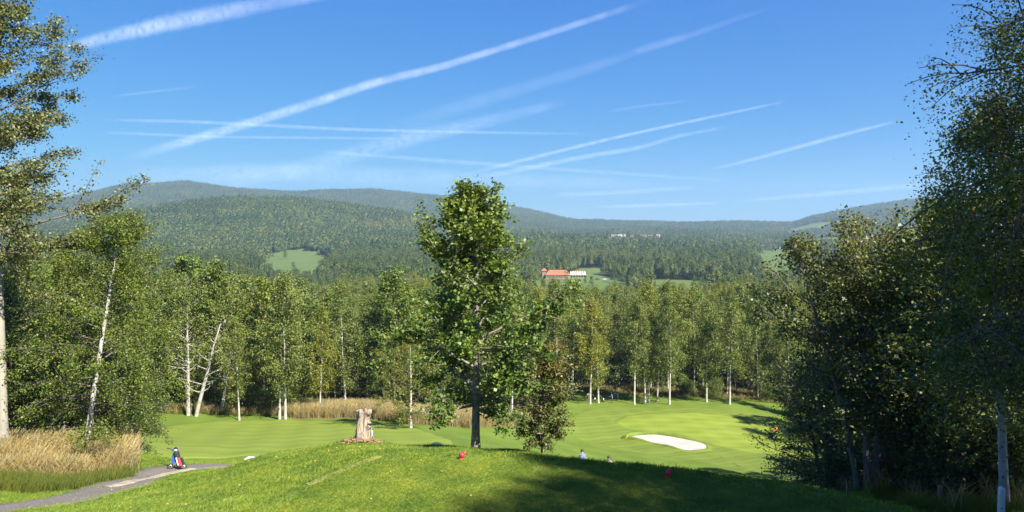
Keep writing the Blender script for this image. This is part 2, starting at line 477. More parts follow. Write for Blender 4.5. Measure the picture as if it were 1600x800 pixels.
def smooth_closed(P, k=8):
    """Catmull-Rom through a closed list of 2-D points"""
    P = np.array(P, float); n = len(P); out = []
    for i in range(n):
        p0, p1, p2, p3 = P[i - 1], P[i], P[(i + 1) % n], P[(i + 2) % n]
        for t in np.linspace(0, 1, k, endpoint=False):
            out.append(0.5 * (2 * p1 + (p2 - p0) * t + (2 * p0 - 5 * p1 + 4 * p2 - p3) * t * t + (3 * p1 - p0 - 3 * p2 + p3) * t ** 3))
    return np.array(out)
def sheet(name, outline, m, lift, label, rings=26, edge=0.0, cat=None):
    """a turf or sand sheet laid over the ground inside an outline; its rim dips into the ground"""
    O = np.array(outline, float); c = O.mean(0); n = len(O)
    V = []; ks = list(np.linspace(0, 1, rings)[1:]) + [1.0]
    for q, k in enumerate(ks):
        Pq = c + (O - c) * (k if q < len(ks) - 1 else 1.012)
        z = Hs(Pq[:, 0], Pq[:, 1]) + (lift if q < len(ks) - 1 else -0.03)
        if edge and q < len(ks) - 1: z = z - edge * (1 - k ** 3)
        V.append(np.c_[Pq, z])
    V = np.concatenate(V + [np.array([[c[0], c[1], H(c[0], c[1]) + lift - edge]])])
    nk = len(ks)
    i = np.arange(nk - 1)[:, None]; j = np.arange(n)[None]
    Q = np.stack([i * n + j, i * n + (j + 1) % n, (i + 1) * n + (j + 1) % n, (i + 1) * n + j], -1).reshape(-1, 4)
    T = np.stack([np.full(n, nk * n), np.arange(n), (np.arange(n) + 1) % n], -1)
    me = mesh_np(name, V, Q, T, True)
    bm = bmesh.new(); bm.from_mesh(me); bmesh.ops.recalc_face_normals(bm, faces=bm.faces)
    up = sum(f.normal.z for f in bm.faces)
    if up < 0: bmesh.ops.reverse_faces(bm, faces=bm.faces)
    bm.to_mesh(me); bm.free()
    return tag(obj(name, me, m), label, cat, kind='structure')

M['green'] = grassmat('putting_green_turf', (0.146, 0.193, 0.026), (0.172, 0.219, 0.032), (0.193, 0.237, 0.040), fine=5.0, patch=0.18, bump=0.15, stripe=(78, 0.16, 0.03), dryamt=0.25)
M['green2'] = grassmat('bunker_green_turf', (0.153, 0.204, 0.026), (0.182, 0.230, 0.032), (0.204, 0.248, 0.040), fine=5.0, patch=0.15, bump=0.15, stripe=(96, 0.14, 0.05), dryamt=0.25)
M['fringe'] = grassmat('fringe_turf', (0.106, 0.153, 0.022), (0.135, 0.182, 0.028), (0.168, 0.208, 0.036), fine=5.0, patch=0.3, bump=0.35, stripe=(70, 0.2, 0.07), dryamt=0.4)
M['tee'] = grassmat('tee_turf', (0.096, 0.149, 0.023), (0.154, 0.206, 0.031), (0.236, 0.263, 0.056), fine=11.0, patch=0.9, bump=0.6, dist=0.02, dryamt=0.45)
M['sand'] = plain('bunker_sand', (0.400, 0.360, 0.296), 0.95, 0.14, 1.4)

def outline_px(pts, k=8):
    return smooth_closed([hit(x, y, 47.0)[:2] for x, y in pts], k)
TEE_IN = smooth_closed([(-5.0, 9.0), (-4.85, 14.0), (-4.65, 16.0), (-4.2, 17.6), (-3.2, 18.7), (-1, 18.9), (1, 18.4), (3, 17.9), (6.0, 16.6), (7.4, 15.4), (8.2, 13.4), (8.6, 9)], 6)
sheet('tee_lawn', TEE_IN, M['tee'], 0.012, 'mown tee lawn in the foreground half in tree shade', cat='lawn')
GL = [(205, 686), (260, 668), (330, 660), (400, 657), (470, 658), (540, 661), (610, 668), (665, 676), (700, 687), (700, 697), (640, 705), (520, 713), (400, 712), (300, 716), (225, 714), (195, 703)]
sheet('putting_green', outline_px(GL), M['green'], 0.05, 'smooth oval putting green beyond the gravel path and stump', cat='green')
FR = [(880, 668), (905, 645), (950, 636), (1030, 637), (1130, 640), (1230, 655), (1290, 675), (1320, 720), (1290, 752), (1200, 742), (1100, 722), (1000, 706), (920, 692)]
sheet('fairway', outline_px(FR), M['fringe'], 0.05, 'mown fairway apron around the sand bunker', cat='fairway')
GR = [(962, 660), (985, 650), (1040, 646), (1110, 648), (1190, 657), (1265, 672), (1290, 692), (1265, 708), (1190, 709), (1120, 697), (1060, 678), (990, 672)]
sheet('putting_green', outline_px(GR), M['green2'], 0.1, 'pale striped putting green with a flag behind the bunker', cat='green')
BK = [(981, 686), (1000, 681.5), (1028, 681), (1055, 685), (1085, 691), (1102, 697), (1101, 703), (1085, 705.5), (1062, 703), (1035, 696), (1005, 690)]
bko = outline_px(BK)
sheet('sand_bunker', bko, M['sand'], 0.16, 'white sand bunker in front of the flagged green', edge=0.1, cat='bunker')
def bunker_lip():
    cc = bko.mean(0); V = []; n = len(bko)
    for k, (s, dz) in enumerate(((1.0, 0.10), (1.012, 0.42), (1.05, 0.44), (1.12, 0.2), (1.2, -0.12))):
        P = cc + (bko - cc) * s
        far = sstep(-0.2, 0.9, (bko[:, 1] - cc[1]) / (np.abs(bko[:, 1] - cc[1]).max()))
        ww = 0.02 * np.sin(np.arange(n) * 1.9) + 0.02 * np.sin(np.arange(n) * 0.7)
        V.append(np.c_[P, Hs(P[:, 0], P[:, 1]) + 0.06 + (dz + ww) * (0.35 + 0.9 * far)])
    V = np.concatenate(V)
    i = np.arange(4)[:, None]; j = np.arange(n)[None]
    Q = np.stack([i * n + j, i * n + (j + 1) % n, (i + 1) * n + (j + 1) % n, (i + 1) * n + j], -1).reshape(-1, 4)
    tag(obj('bunker_lip', mesh_np('bunker_lip', V, Q, None, True), M['fringe']), 'raised grass lip around the white sand bunker', 'lip', kind='structure')
bunker_lip()

# the gravel path
def ribbon(name, ctr, width, m, lift, label, cat, jag=0.08):
    P = np.array(ctr, float)
    t = np.linspace(0, len(P) - 1, 90)
    i = np.clip(t.astype(int), 0, len(P) - 2); f = (t - i)[:, None]
    Pm = np.vstack([2 * P[0] - P[1], P, 2 * P[-1] - P[-2]])
    a, b, c, d = Pm[i], Pm[i + 1], Pm[i + 2], Pm[i + 3]
    S = 0.5 * (2 * b + (c - a) * f + (2 * a - 5 * b + 4 * c - d) * f * f + (3 * b - a - 3 * c + d) * f ** 3)
    W = np.interp(t, np.arange(len(width)), width)
    T = np.gradient(S, axis=0); T /= np.linalg.norm(T, axis=1)[:, None]
    Nn = np.c_[-T[:, 1], T[:, 0]]
    V = []
    cols = [-1.0, -0.93, -0.5, 0, 0.5, 0.93, 1.0]
    for q in cols:
        j = rng.normal(0, jag, len(S)) if abs(q) > 0.9 else 0
        p = S + Nn * ((W / 2 * q) + j)[:, None]
        V.append(np.c_[p, Hs(p[:, 0], p[:, 1]) + (lift if abs(q) < 0.99 else -0.05)])
    V = np.stack(V, 1).reshape(-1, 3); nc = len(cols)
    i = np.arange(len(S) - 1)[:, None]; j = np.arange(nc - 1)[None]
    Q = np.stack([i * nc + j, (i + 1) * nc + j, (i + 1) * nc + j + 1, i * nc + j + 1], -1).reshape(-1, 4)[:, ::-1]
    me = mesh_np(name, V, Q, None, True)
    if sum(p.normal.z for p in me.polygons) < 0: me.flip_normals()
    return tag(obj(name, me, m), label, cat, kind='structure')
def gravelmat():
    m, n, l = newmat('gravel_path')
    g = N(n, 'ShaderNodeNewGeometry'); P = g.outputs['Position']
    f = noise(n, l, 18, 6, P, 0.75); f2 = noise(n, l, 0.9, 5, P, 0.65)
    r = ramp(n, [(0.3, (0.083, 0.068, 0.057)), (0.55, (0.165, 0.143, 0.120)), (0.75, (0.307, 0.276, 0.225))]); l.new(f, r.inputs[0])
    r2 = ramp(n, [(0.5, (0, 0, 0)), (0.62, (0.759, 0.759, 0.759))]); l.new(f2, r2.inputs[0])
    col = mixc(n, l, r2.outputs[0], r.outputs[0], (0.146, 0.124, 0.066))
    p = N(n, 'ShaderNodeBsdfPrincipled'); p.inputs['Roughness'].default_value = 0.95; l.new(col, p.inputs['Base Color'])
    b = N(n, 'ShaderNodeBump'); b.inputs['Strength'].default_value = 0.9; b.inputs['Distance'].default_value = 0.03
    l.new(f, b.inputs['Height']); l.new(b.outputs[0], p.inputs['Normal'])
    o = N(n, 'ShaderNodeOutputMaterial'); l.new(p.outputs[0], o.inputs[0])
    return m
M['gravel'] = gravelmat()
M['palegravel'] = plain('pale_stone_slab', (0.307, 0.263, 0.190), 0.95, 0.25, 3.0)
PATH = [hit(x, y)[:2] for x, y in [(-90, 815), (-20, 803), (60, 787), (120, 774), (200, 755), (270, 737), (330, 727)]] + [(-12.6, 40.5)]
ribbon('path', PATH, [3.2, 3.2, 3.1, 3.0, 3.0, 2.8, 2.4, 1.6], M['gravel'], 0.03, 'grey gravel path running up past the golf trolley', 'path')
PALE = [hit(x, y)[:2] for x, y in [(165, 762), (200, 754.5), (250, 744), (300, 733)]]
ribbon('worn_strip', PALE, [0.35, 0.75, 0.55, 0.6], M['palegravel'], 0.05, 'pale worn stone strip along the middle of the gravel path', 'strip', 0.06)
EDGE = [hit(x, y)[:2] for x, y in [(478, 758), (510, 746), (545, 731), (575, 719), (592, 713)]]
M['drygrass_strip'] = grassmat('dry_edge_turf', (0.190, 0.190, 0.058), (0.234, 0.226, 0.073), (0.277, 0.263, 0.102), fine=12, patch=1.2)
ribbon('mown_line', EDGE, [0.2, 0.26, 0.3, 0.26, 0.18], M['drygrass_strip'], 0.02, 'straw coloured line along the edge of the tee lawn', 'edge line', 0.03)

# ------------------------------------------------------------------ trees
LEAF = {
    'birch': leafmat('birch_leaves', (0.092, 0.146, 0.026), (0.188, 0.230, 0.046), (0.250, 0.243, 0.065), 0.3, objvar=0.22, clump=0.35),
    'aspen': leafmat('aspen_leaves', (0.055, 0.082, 0.020), (0.116, 0.140, 0.038), (0.193, 0.178, 0.063), 0.25, tint=(0.162, 0.142, 0.028), clump=0.5, spec=0.5),
    'greenbirch': leafmat('young_birch_leaves', (0.061, 0.107, 0.014), (0.122, 0.178, 0.023), (0.196, 0.233, 0.034), 0.35, tint=(0.191, 0.169, 0.021), clump=0.5, spec=0.4),
    'maple': leafmat('maple_leaves', (0.043, 0.092, 0.016), (0.094, 0.165, 0.023), (0.174, 0.235, 0.034), 0.3, tint=(0.186, 0.198, 0.023), clump=0.6, spec=0.45),
    'autumn': leafmat('turning_leaves', (0.047, 0.079, 0.017), (0.098, 0.121, 0.026), (0.153, 0.152, 0.034), 0.25, tint=(0.212, 0.132, 0.031), clump=0.8, spec=0.4),
    'broad': leafmat('broad_leaves', (0.063, 0.122, 0.023), (0.130, 0.190, 0.036), (0.209, 0.242, 0.052), 0.28, objvar=0.2, clump=0.3),
    'dark': leafmat('dark_leaves', (0.020, 0.037, 0.008), (0.067, 0.106, 0.020), (0.184, 0.230, 0.052), 0.3, tint=(0.237, 0.195, 0.029), clump=0.6, spec=0.5),  # bright end of the colour range imitates sunlit highlights among dark leaves
    'far': leafmat('far_forest_leaves', (0.043, 0.076, 0.018), (0.093, 0.128, 0.031), (0.167, 0.191, 0.053), 0.2, objvar=0.25, clump=0.02, world=0.006),
    'pine': leafmat('conifer_needles', (0.016, 0.039, 0.013), (0.031, 0.063, 0.020), (0.058, 0.091, 0.028), 0.1, objvar=0.1),
}
BARK = {
    'birch': barkmat('birch_bark', True, (0.036, 0.033, 0.029), (0.453, 0.431, 0.387), 5.0),
    'aspen': barkmat('aspen_bark', True, (0.073, 0.066, 0.051), (0.292, 0.277, 0.226), 3.0),
    'maple': barkmat('maple_bark', False, (0.095, 0.077, 0.058), (0.263, 0.226, 0.182), 9.0),
    'grey': barkmat('grey_bark', False, (0.051, 0.040, 0.031), (0.146, 0.124, 0.095), 9.0),
    'dark': barkmat('dark_bark', False, (0.022, 0.018, 0.013), (0.073, 0.058, 0.044), 9.0),
    'twig': barkmat('birch_twig_bark', False, (0.044, 0.033, 0.026), (0.146, 0.124, 0.102), 7.0),
    'dead': barkmat('bleached_deadwood', False, (0.219, 0.204, 0.175), (0.402, 0.380, 0.336), 7.0),
}
class Wood:
    def __init__(s): s.V, s.Q, s.n, s.mi = [], [], 0, []
    def tube(s, P, Rd, k, mi=0):
        P = np.asarray(P, float); Rd = np.asarray(Rd, float); m_ = len(P)
        T = np.gradient(P, axis=0); T /= (np.linalg.norm(T, axis=1)[:, None] + 1e-9)
        up = np.where(np.abs(T[:, 2:3]) < 0.9, [[0, 0, 1.0]], [[1.0, 0, 0]])
        A = np.cross(T, up); A /= (np.linalg.norm(A, axis=1)[:, None] + 1e-9); B = np.cross(T, A)
        q = np.arange(k) * 2 * math.pi / k
        V = P[:, None] + (A[:, None] * np.cos(q)[None, :, None] + B[:, None] * np.sin(q)[None, :, None]) * Rd[:, None, None]
        i = np.arange(m_ - 1)[:, None]; j = np.arange(k)[None]; j2 = (j + 1) % k
        Q = np.stack([i * k + j, i * k + j2, (i + 1) * k + j2, (i + 1) * k + j], -1).reshape(-1, 4) + s.n
        s.V.append(V.reshape(-1, 3)); s.Q.append(Q); s.n += m_ * k; s.mi.append(np.full(len(Q), mi, np.int32))
    def mesh(s, name):
        me = mesh_np(name, np.concatenate(s.V), np.concatenate(s.Q), None, True)
        me.polygons.foreach_set('material_index', np.concatenate(s.mi))
        return me
def leaves_mesh(name, Cn, size, g, up=0.5, wide=0.72, tint=None, hang=0.0, outward=None):
    n = len(Cn)
    nr = g.normal(size=(n, 3)); nr[:, 2] = np.abs(nr[:, 2]) + up
    if outward is not None: nr += outward
    nr /= np.linalg.norm(nr, axis=1)[:, None]
    a = g.normal(size=(n, 3)); a[:, 2] -= hang
    a -= nr * (a * nr).sum(1)[:, None]; a /= (np.linalg.norm(a, axis=1)[:, None] + 1e-9)
    b = np.cross(nr, a)
    s = (size * g.uniform(0.65, 1.3, n))[:, None]
    fold = nr * s * 0.12
    V = np.stack([Cn - a * s * 0.5, Cn + b * s * 0.5 * wide + fold - a * s * .08, Cn + a * s * 0.5, Cn - b * s * 0.5 * wide + fold - a * s * .08], 1).reshape(-1, 3)
    Q = np.arange(n * 4).reshape(-1, 4)
    me = mesh_np(name, V, Q)
    at_ = me.attributes.new('v', 'FLOAT', 'FACE'); at_.data.foreach_set('value', g.uniform(0, 1, n).astype(np.float32))
    if tint is not None:
        at_ = me.attributes.new('tint', 'FLOAT', 'FACE'); at_.data.foreach_set('value', np.clip(tint, 0, 1).astype(np.float32))
    return me
def unit(v): return v / (np.linalg.norm(v) + 1e-9)
def gen_tree(seed, Ht, r0, prof, nb=40, base=0.25, elev=(10, 60), droop=0.15, nl=5000, ls=0.12, lean=(0, 0), bend=0.25, spread=0.25, hangd=0.0,
             stems=None, subs=5, sides=(8, 4), up=0.5, wide=0.72, tintf=None, clear=0.25, twig=0.4, dead=0, sub_r=True, gaps=0.0):
    """one tree: returns (wood mesh, leaf mesh); prof(t) = crown radius for t 0..1 from crown base to top"""
    g = np.random.default_rng(seed)
    W = Wood(); anchors = []; wts = []
    stems = stems or [(0, 0, lean[0], lean[1], 1.0)]
    for (sx, sy, lx, ly, hs_) in stems:
        hh = Ht * hs_
        t = np.linspace(0, 1, 13)
        wob = np.cumsum(g.normal(0, bend * hh / 60, (13, 2)), 0); wob -= wob[0]
        P = np.c_[sx + lx * t ** 1.1 + wob[:, 0] * t, sy + ly * t ** 1.1 + wob[:, 1] * t, hh * t]
        rad = r0 * hs_ * (1 - t) ** 0.85 + 0.012
        rad[0] *= 1.35; P[0, 2] = -0.25
        W.tube(P, rad, sides[0])
        nbs = max(4, int(nb * hs_ / (1 if len(stems) == 1 else len(stems) * 0.6)))
        az0 = g.uniform(0, 6.28)
        for i in range(nbs):
            u = (i + g.uniform(0.1, 0.9)) / nbs
            h = base + (0.985 - base) * u
            st = np.array([np.interp(h, t, P[:, k]) for k in range(3)])
            az = az0 + i * 2.399963 + g.normal(0, 0.35)
            L = prof(u) * g.uniform(0.6, 1.22) + 0.15
            if gaps and g.uniform() < gaps: L *= 0.45
            e = R(elev[0] + (elev[1] - elev[0]) * u + g.normal(0, 9))
            dh = np.array([math.cos(az), math.sin(az), 0])
            s = np.linspace(0, 1, 6)[:, None]
            sag = -droop * L * s ** 2
            pts = st + dh * (L * s * math.cos(e)) + np.array([0, 0, 1.0]) * (L * s * math.sin(e) + sag) + np.cumsum(g.normal(0, 0.025 * L, (6, 3)), 0) * s
            br = max(0.012, np.interp(h, t, rad) * 0.5)
            br = min(br, 0.03 * L + 0.012)
            W.tube(pts, br * (1 - s[:, 0] * 0.85), sides[1], 1)
            for k in range(subs):
                f = g.uniform(clear, 1.0)
                p0 = np.array([np.interp(f, s[:, 0], pts[:, c]) for c in range(3)])
                sl = (0.55 - 0.3 * f) * L * g.uniform(0.6, 1.3) + twig
                dv = unit(unit(pts[-1] - pts[0]) + g.normal(0, 0.7, 3) + np.array([0, 0, 0.15]))
                ss = np.linspace(0, 1, 4)[:, None]
                sp = p0 + dv * sl * ss + np.array([0, 0, -1.0]) * (droop + hangd * 0.7) * sl * 0.6 * ss ** 2
                if sub_r: W.tube(sp, 0.35 * br * (1 - ss[:, 0] * .8) + 0.004, 3, 1)
                q = np.linspace(0.2, 1, 5)
                anchors.append(np.stack([np.interp(q, ss[:, 0], sp[:, c]) for c in range(3)], 1)); wts.append(np.full(5, sl + 0.05))
            q = np.linspace(max(clear, 0.4), 1, 4)
            anchors.append(np.stack([np.interp(q, s[:, 0], pts[:, c]) for c in range(3)], 1)); wts.append(np.full(4, L * 0.4 + 0.05))
        if dead:
            for i in range(dead):
                h = g.uniform(0.08, base + 0.1); st = np.array([np.interp(h, t, P[:, k]) for k in range(3)])
                az = g.uniform(0, 6.28); L = g.uniform(0.5, 1.6) * prof(0.3) * 0.7
                s = np.linspace(0, 1, 5)[:, None]
                pts = st + np.array([math.cos(az), math.sin(az), 0]) * L * s + np.array([0, 0, 1.0]) * (L * s * g.uniform(-.1, .6)) + np.cumsum(g.normal(0, 0.05 * L, (5, 3)), 0) * s
                W.tube(pts, 0.05 * (1 - s[:, 0] * .8) * r0 / 0.15, 4)
    A = np.concatenate(anchors); wt = np.concatenate(wts) * g.gamma(0.7, 1.0, len(A)); wt /= wt.sum()
    k = g.choice(len(A), nl, p=wt)
    Cn = A[k] + g.normal(0, spread * 0.72, (nl, 3)) * np.array([1, 1, 0.75])
    if hangd: Cn[:, 2] -= g.exponential(hangd, nl)
    Cn[:, 2] = np.maximum(Cn[:, 2], 0.15)
    tint = tintf(Cn, g) if tintf else None
    return W.mesh('trunk'), leaves_mesh('crown', Cn, ls, g, up=up, wide=wide, tint=tint, hang=0.4 + hangd)

def proto(name, meshes, bark, leaf):
    wm, lm = meshes
    wm.materials.append(bark); wm.materials.append(BARK['twig'] if 'birch' in bark.name or 'aspen' in bark.name else bark); lm.materials.append(leaf)
    return (name, wm, lm)
def plant(pr, loc, rz=0.0, sc=1.0, label=None, cat='tree', group=None, name=None, sz=None):
    """a tree of its own: an empty with its own trunk and crown objects (mesh data shared between alike trees)"""
    e = empty(name or pr[0], loc, rz, sc)
    if sz: e.scale = (sc, sc, sc * sz)
    tag(e, label, cat, group)
    for nm, me in (('trunk', pr[1]), ('crown', pr[2])):
        o = bpy.data.objects.new(nm, me); C.objects.link(o); o.parent = e
    return e
def prof_birch(r): return lambda t: r * (0.62 + 0.5 * math.sin(min(1, t * 1.25) * math.pi)) * min(1, (1.03 - t) * 2.6) ** 0.7 * 1.05
def prof_round(r): return lambda t: r * math.sqrt(max(0.02, 1 - (2 * t - 0.85) ** 2 * 0.72))
def prof_cone(r): return lambda t: r * (1 - t) ** 0.9 + 0.1
def prof_egg(r): return lambda t: r * (math.sin(math.pi * min(1, (t * 0.86 + 0.12)) ** 0.85) ** 0.8 + 0.05)

# mid-distance kinds
MID_B = [proto('birch_tree', gen_tree(100 + k, 18, 0.15, prof_birch(2.3 + 0.55 * (k % 3)), nb=46, base=0.24 + 0.05 * (k % 3), elev=(5, 62), droop=0.25, nl=7600, ls=0.25, spread=0.34, hangd=0.42, clear=0.04,
               lean=(0.5 * math.sin(k * 2), 0.5 * math.cos(k * 3)), subs=4, sides=(7, 3), up=0.2, wide=0.62, sub_r=False, gaps=0.2), BARK['birch'], LEAF['birch']) for k in range(6)]
MID_R = [proto('broadleaf_tree', gen_tree(140 + k, 15, 0.2, prof_round(3.3 + 0.4 * k), nb=44, base=0.16, elev=(5, 70), droop=0.05, nl=6500, ls=0.3, spread=0.36, subs=5, sides=(6, 3), up=0.45, sub_r=False, gaps=0.15), BARK['grey'], LEAF['broad']) for k in range(3)]
MID_W = [proto('willow_tree', gen_tree(160 + k, 17, 0.26, prof_round(4.6), nb=52, base=0.28, elev=(15, 70), droop=0.25, nl=9000, ls=0.28, spread=0.32, hangd=0.85, subs=5, sides=(7, 3), up=0.1, wide=0.42, sub_r=False), BARK['dead'], LEAF['birch']) for k in range(2)]
MID_P = [proto('conifer_tree', gen_tree(170, 16, 0.17, prof_cone(2.6), nb=70, base=0.08, elev=(-8, 40), droop=0.12, nl=5200, ls=0.28, spread=0.2, subs=3, sides=(6, 3), up=0.3, wide=0.4, sub_r=False), BARK['dark'], LEAF['pine'])]
BUSH = [proto('shrub', gen_tree(180 + k, 2.6, 0.05, prof_round(1.3), nb=18, base=0.02, elev=(20, 75), nl=2600, ls=0.13, spread=0.2, subs=5, sides=(5, 3), sub_r=False,
               stems=[(0, 0, 0.3, 0.2, 1.0), (0.3, 0.2, 0.6, 0.1, 0.85), (-0.3, 0.1, -0.5, 0.3, 0.8), (0, -0.3, 0.1, -0.6, 0.7)]), BARK['dark'], LEAF['broad']) for k in range(2)]

# ------------------------------------------------------------------ the near trees
def gp(px, py, d):
    rx, _ = ray(px, py)
    return (rx * d, d, H(rx * d, d) - 0.03)
def tint_top(z0, z1, amt, patch=0.0):
    def f(Cn, g):
        t = sstep(z0, z1, Cn[:, 2] + g.normal(0, (z1 - z0) * 0.25, len(Cn)))
        return t * amt * g.uniform(0.2, 1.2, len(Cn)) + patch * (g.uniform(0, 1, len(Cn)) > 0.93)
    return f
def tint_rand(p, amt=0.8):
    def f(Cn, g):
        s = np.sin(Cn[:, 0] * 1.3 + 2) * np.sin(Cn[:, 1] * 1.7) * np.sin(Cn[:, 2] * 1.1)
        return ((g.uniform(0, 1, len(Cn)) < p * (1 + 1.2 * s)) * amt).astype(float)
    return f
def P_aspen():
    return gen_tree(1, 21.5, 0.19, lambda t: 4.7 * (1 - t) ** 0.5 * (0.75 + 0.4 * math.sin(t * 19) * 0.4), nb=64, base=0.36, elev=(2, 55), droop=-0.02, nl=75000, ls=0.1, lean=(0.5, 0), bend=0.3,
                    spread=0.24, subs=7, sides=(10, 5), up=0.1, wide=0.85, tintf=tint_rand(0.1), clear=0.22, gaps=0.15)
plant(proto('aspen_tree', P_aspen(), BARK['aspen'], LEAF['aspen']), gp(5, 716, 35), 2.0, 1.15, 'tallest aspen with a bare grey trunk at the left edge of the picture')
plant(proto('birch_tree', gen_tree(2, 10.2, 0.12, lambda t: 2.75 * (math.sin(math.pi * min(1, t * 0.8 + 0.2)) ** 0.7) + 0.15, nb=52, base=0.16, elev=(0, 62), droop=0.12, nl=40000, ls=0.085, lean=(1.6, 0.3), bend=0.2,
      spread=0.24, hangd=0.1, subs=7, sides=(9, 4), up=0.2, wide=0.8, tintf=tint_rand(0.12, 0.6)), BARK['birch'], LEAF['greenbirch']), gp(133, 712, 37), 0.0, 1.14,
      'leaning white-trunked young birch rising from the dry grass by the gravel path')
DARKBUSH = proto('broadleaf_tree', gen_tree(3, 6.5, 0.12, prof_round(2.6), nb=40, base=0.04, elev=(0, 75), droop=0.05, nl=22000, ls=0.115, spread=0.28, subs=6, sides=(7, 4),
                 stems=[(0, 0, 0.5, 0.2, 1.0), (0.4, 0.2, 1.1, 0.1, 0.85), (-0.4, 0.1, -0.9, 0.3, 0.9)], tintf=tint_rand(0.06)), BARK['dark'], LEAF['dark'])
plant(DARKBUSH, gp(85, 700, 41), 0.5, 1.12, 'dark bushy tree behind the leaning birch at the dry grass')
plant(DARKBUSH, gp(20, 690, 42), 2.5, 1.15, 'dark bushy tree directly behind the tall aspen trunk')
plant(DARKBUSH, gp(185, 690, 43), 4.0, 0.8, 'lower dark bushy tree at the end of the dry grass near the trolley')
MEDB = [proto('birch_tree', gen_tree(10 + k, 12, 0.11, prof_egg(2.5), nb=48, base=0.14, elev=(5, 60), droop=0.15, nl=15000, ls=0.15, spread=0.28, hangd=0.2, subs=6, sides=(8, 4), up=0.2, wide=0.75,
        tintf=tint_rand(0.15 + 0.2 * k, 0.7), gaps=0.1), BARK['birch'], LEAF['greenbirch']) for k in range(2)]
plant(MEDB[1], gp(100, 690, 52), 1.0, 1.05, 'yellowish birch crown rising between the tall aspen and the leaning birch')
plant(MEDB[0], gp(200, 690, 50), 3.0, 1.06, 'pointed green birch behind the leaning birch, its tip above the wood')
plant(MEDB[0], gp(40, 690, 47), 5.0, 1.0, 'leafy birch filling the gap behind the tall aspen')
plant(MEDB[1], gp(-40, 690, 42), 4.1, 1.0, 'yellowish birch at the very left edge behind the aspen')
plant(MEDB[1], gp(150, 690, 62), 0.4, 1.0, 'yellow green birch behind the leaning birch, half hidden by it')

# the maple standing alone in the middle and its small neighbour
def prof_maple(t):
    return np.interp(t, [0, 0.1, 0.25, 0.45, 0.6, 0.75, 0.88, 1.0], [1.5, 2.2, 2.75, 2.75, 2.35, 1.75, 1.1, 0.3])
plant(proto('maple_tree', gen_tree(21, 9.75, 0.16, prof_maple, nb=60, base=0.17, elev=(5, 72), droop=-0.05, nl=36000, ls=0.13, lean=(0.35, 0), bend=0.15, spread=0.22, subs=6, sides=(10, 5), up=0.5, wide=0.95,
      tintf=tint_top(5, 11, 0.45, 0.5), gaps=0.12), BARK['maple'], LEAF['maple']), gp(743, 705, 30), 1.1, 1.04, 'full green maple standing alone in the middle of the picture')
plant(proto('maple_tree', gen_tree(22, 4.55, 0.075, lambda t: np.interp(t, [0, 0.12, 0.35, 0.6, 0.85, 1], [0.35, 1.05, 1.4, 1.32, 0.95, 0.25]), nb=52, base=0.1, elev=(5, 65), nl=17000, ls=0.095, spread=0.16, subs=6, sides=(8, 4), up=0.5, wide=0.9, twig=0.2,
      tintf=tint_top(2.8, 5.0, 0.75, 0.2)), BARK['maple'], LEAF['autumn']), gp(848, 711, 33), 0.0, 1.0, 'small round maple with rusty turning top right of the tall maple')
plant(proto('birch_tree', gen_tree(23, 10.2, 0.13, prof_egg(3.1), nb=36, base=0.12, elev=(15, 65), droop=0.08, nl=9000, ls=0.17, spread=0.28, subs=5, sides=(8, 4), up=0.3, wide=0.7,
      tintf=tint_top(-1, 6, 0.9)), BARK['birch'], LEAF['greenbirch']), gp(642, 668, 80), 0.0, 1.0, 'thin yellow leaved birch in the tall dry grass behind the stump')

# right-hand wood edge
RSTEM = [(0, 0, -0.6, 0.2, 1.0), (0.25, 0.1, 0.5, 0.1, 0.95), (-0.2, 0.25, -1.9, 0.3, 0.92), (0.4, 0.3, 1.8, 0.2, 0.85)]
RIGHT = proto('broadleaf_tree', gen_tree(31, 9.2, 0.14, prof_egg(2.3), nb=64, base=0.36, elev=(8, 65), droop=0.06, nl=34000, ls=0.1, spread=0.25, hangd=0.12, subs=6, sides=(8, 4), up=0.25, wide=0.8,
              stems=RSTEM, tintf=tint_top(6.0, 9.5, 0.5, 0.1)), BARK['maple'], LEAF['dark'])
plant(RIGHT, gp(1357, 771, 26), 0.0, 1.0, 'dark several-stemmed tree with yellowing top at the right end of the tee')
RB = proto('birch_tree', gen_tree(32, 10.8, 0.115, prof_egg(2.1), nb=56, base=0.3, elev=(5, 58), droop=0.2, nl=34000, ls=0.075, lean=(-0.7, 0.2), spread=0.22, hangd=0.28, subs=7, sides=(10, 4), up=0.1, wide=0.8,
           tintf=tint_top(6.5, 10.5, 0.5, 0.2)), BARK['birch'], LEAF['greenbirch'])
plant(RB, gp(1570, 797, 18), 0.0, 0.9, 'white-trunked birch beside the pale post at the right edge')
OVER = proto('birch_tree', gen_tree(33, 15, 0.16, prof_egg(3.0), nb=56, base=0.22, elev=(0, 55), droop=0.25, nl=60000, ls=0.062, spread=0.22, hangd=0.4, subs=8, sides=(9, 4), up=0.1, wide=0.8,
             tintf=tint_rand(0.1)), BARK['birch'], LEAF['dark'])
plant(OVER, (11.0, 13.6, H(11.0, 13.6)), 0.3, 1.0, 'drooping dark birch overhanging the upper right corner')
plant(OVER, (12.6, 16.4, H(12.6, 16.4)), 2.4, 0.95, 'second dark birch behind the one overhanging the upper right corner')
plant(MEDB[0], gp(1440, 780, 29), 1.9, 0.98, 'leafy green birch between the several-stemmed tree and the white birch')
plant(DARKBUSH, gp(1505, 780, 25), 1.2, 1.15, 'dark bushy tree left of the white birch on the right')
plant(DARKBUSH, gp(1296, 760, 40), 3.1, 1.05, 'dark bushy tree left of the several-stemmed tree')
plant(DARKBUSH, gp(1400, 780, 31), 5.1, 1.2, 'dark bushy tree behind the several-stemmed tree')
plant(DARKBUSH, gp(1590, 780, 22), 0.2, 1.2, 'dark bushy tree at the right edge behind the white birch')
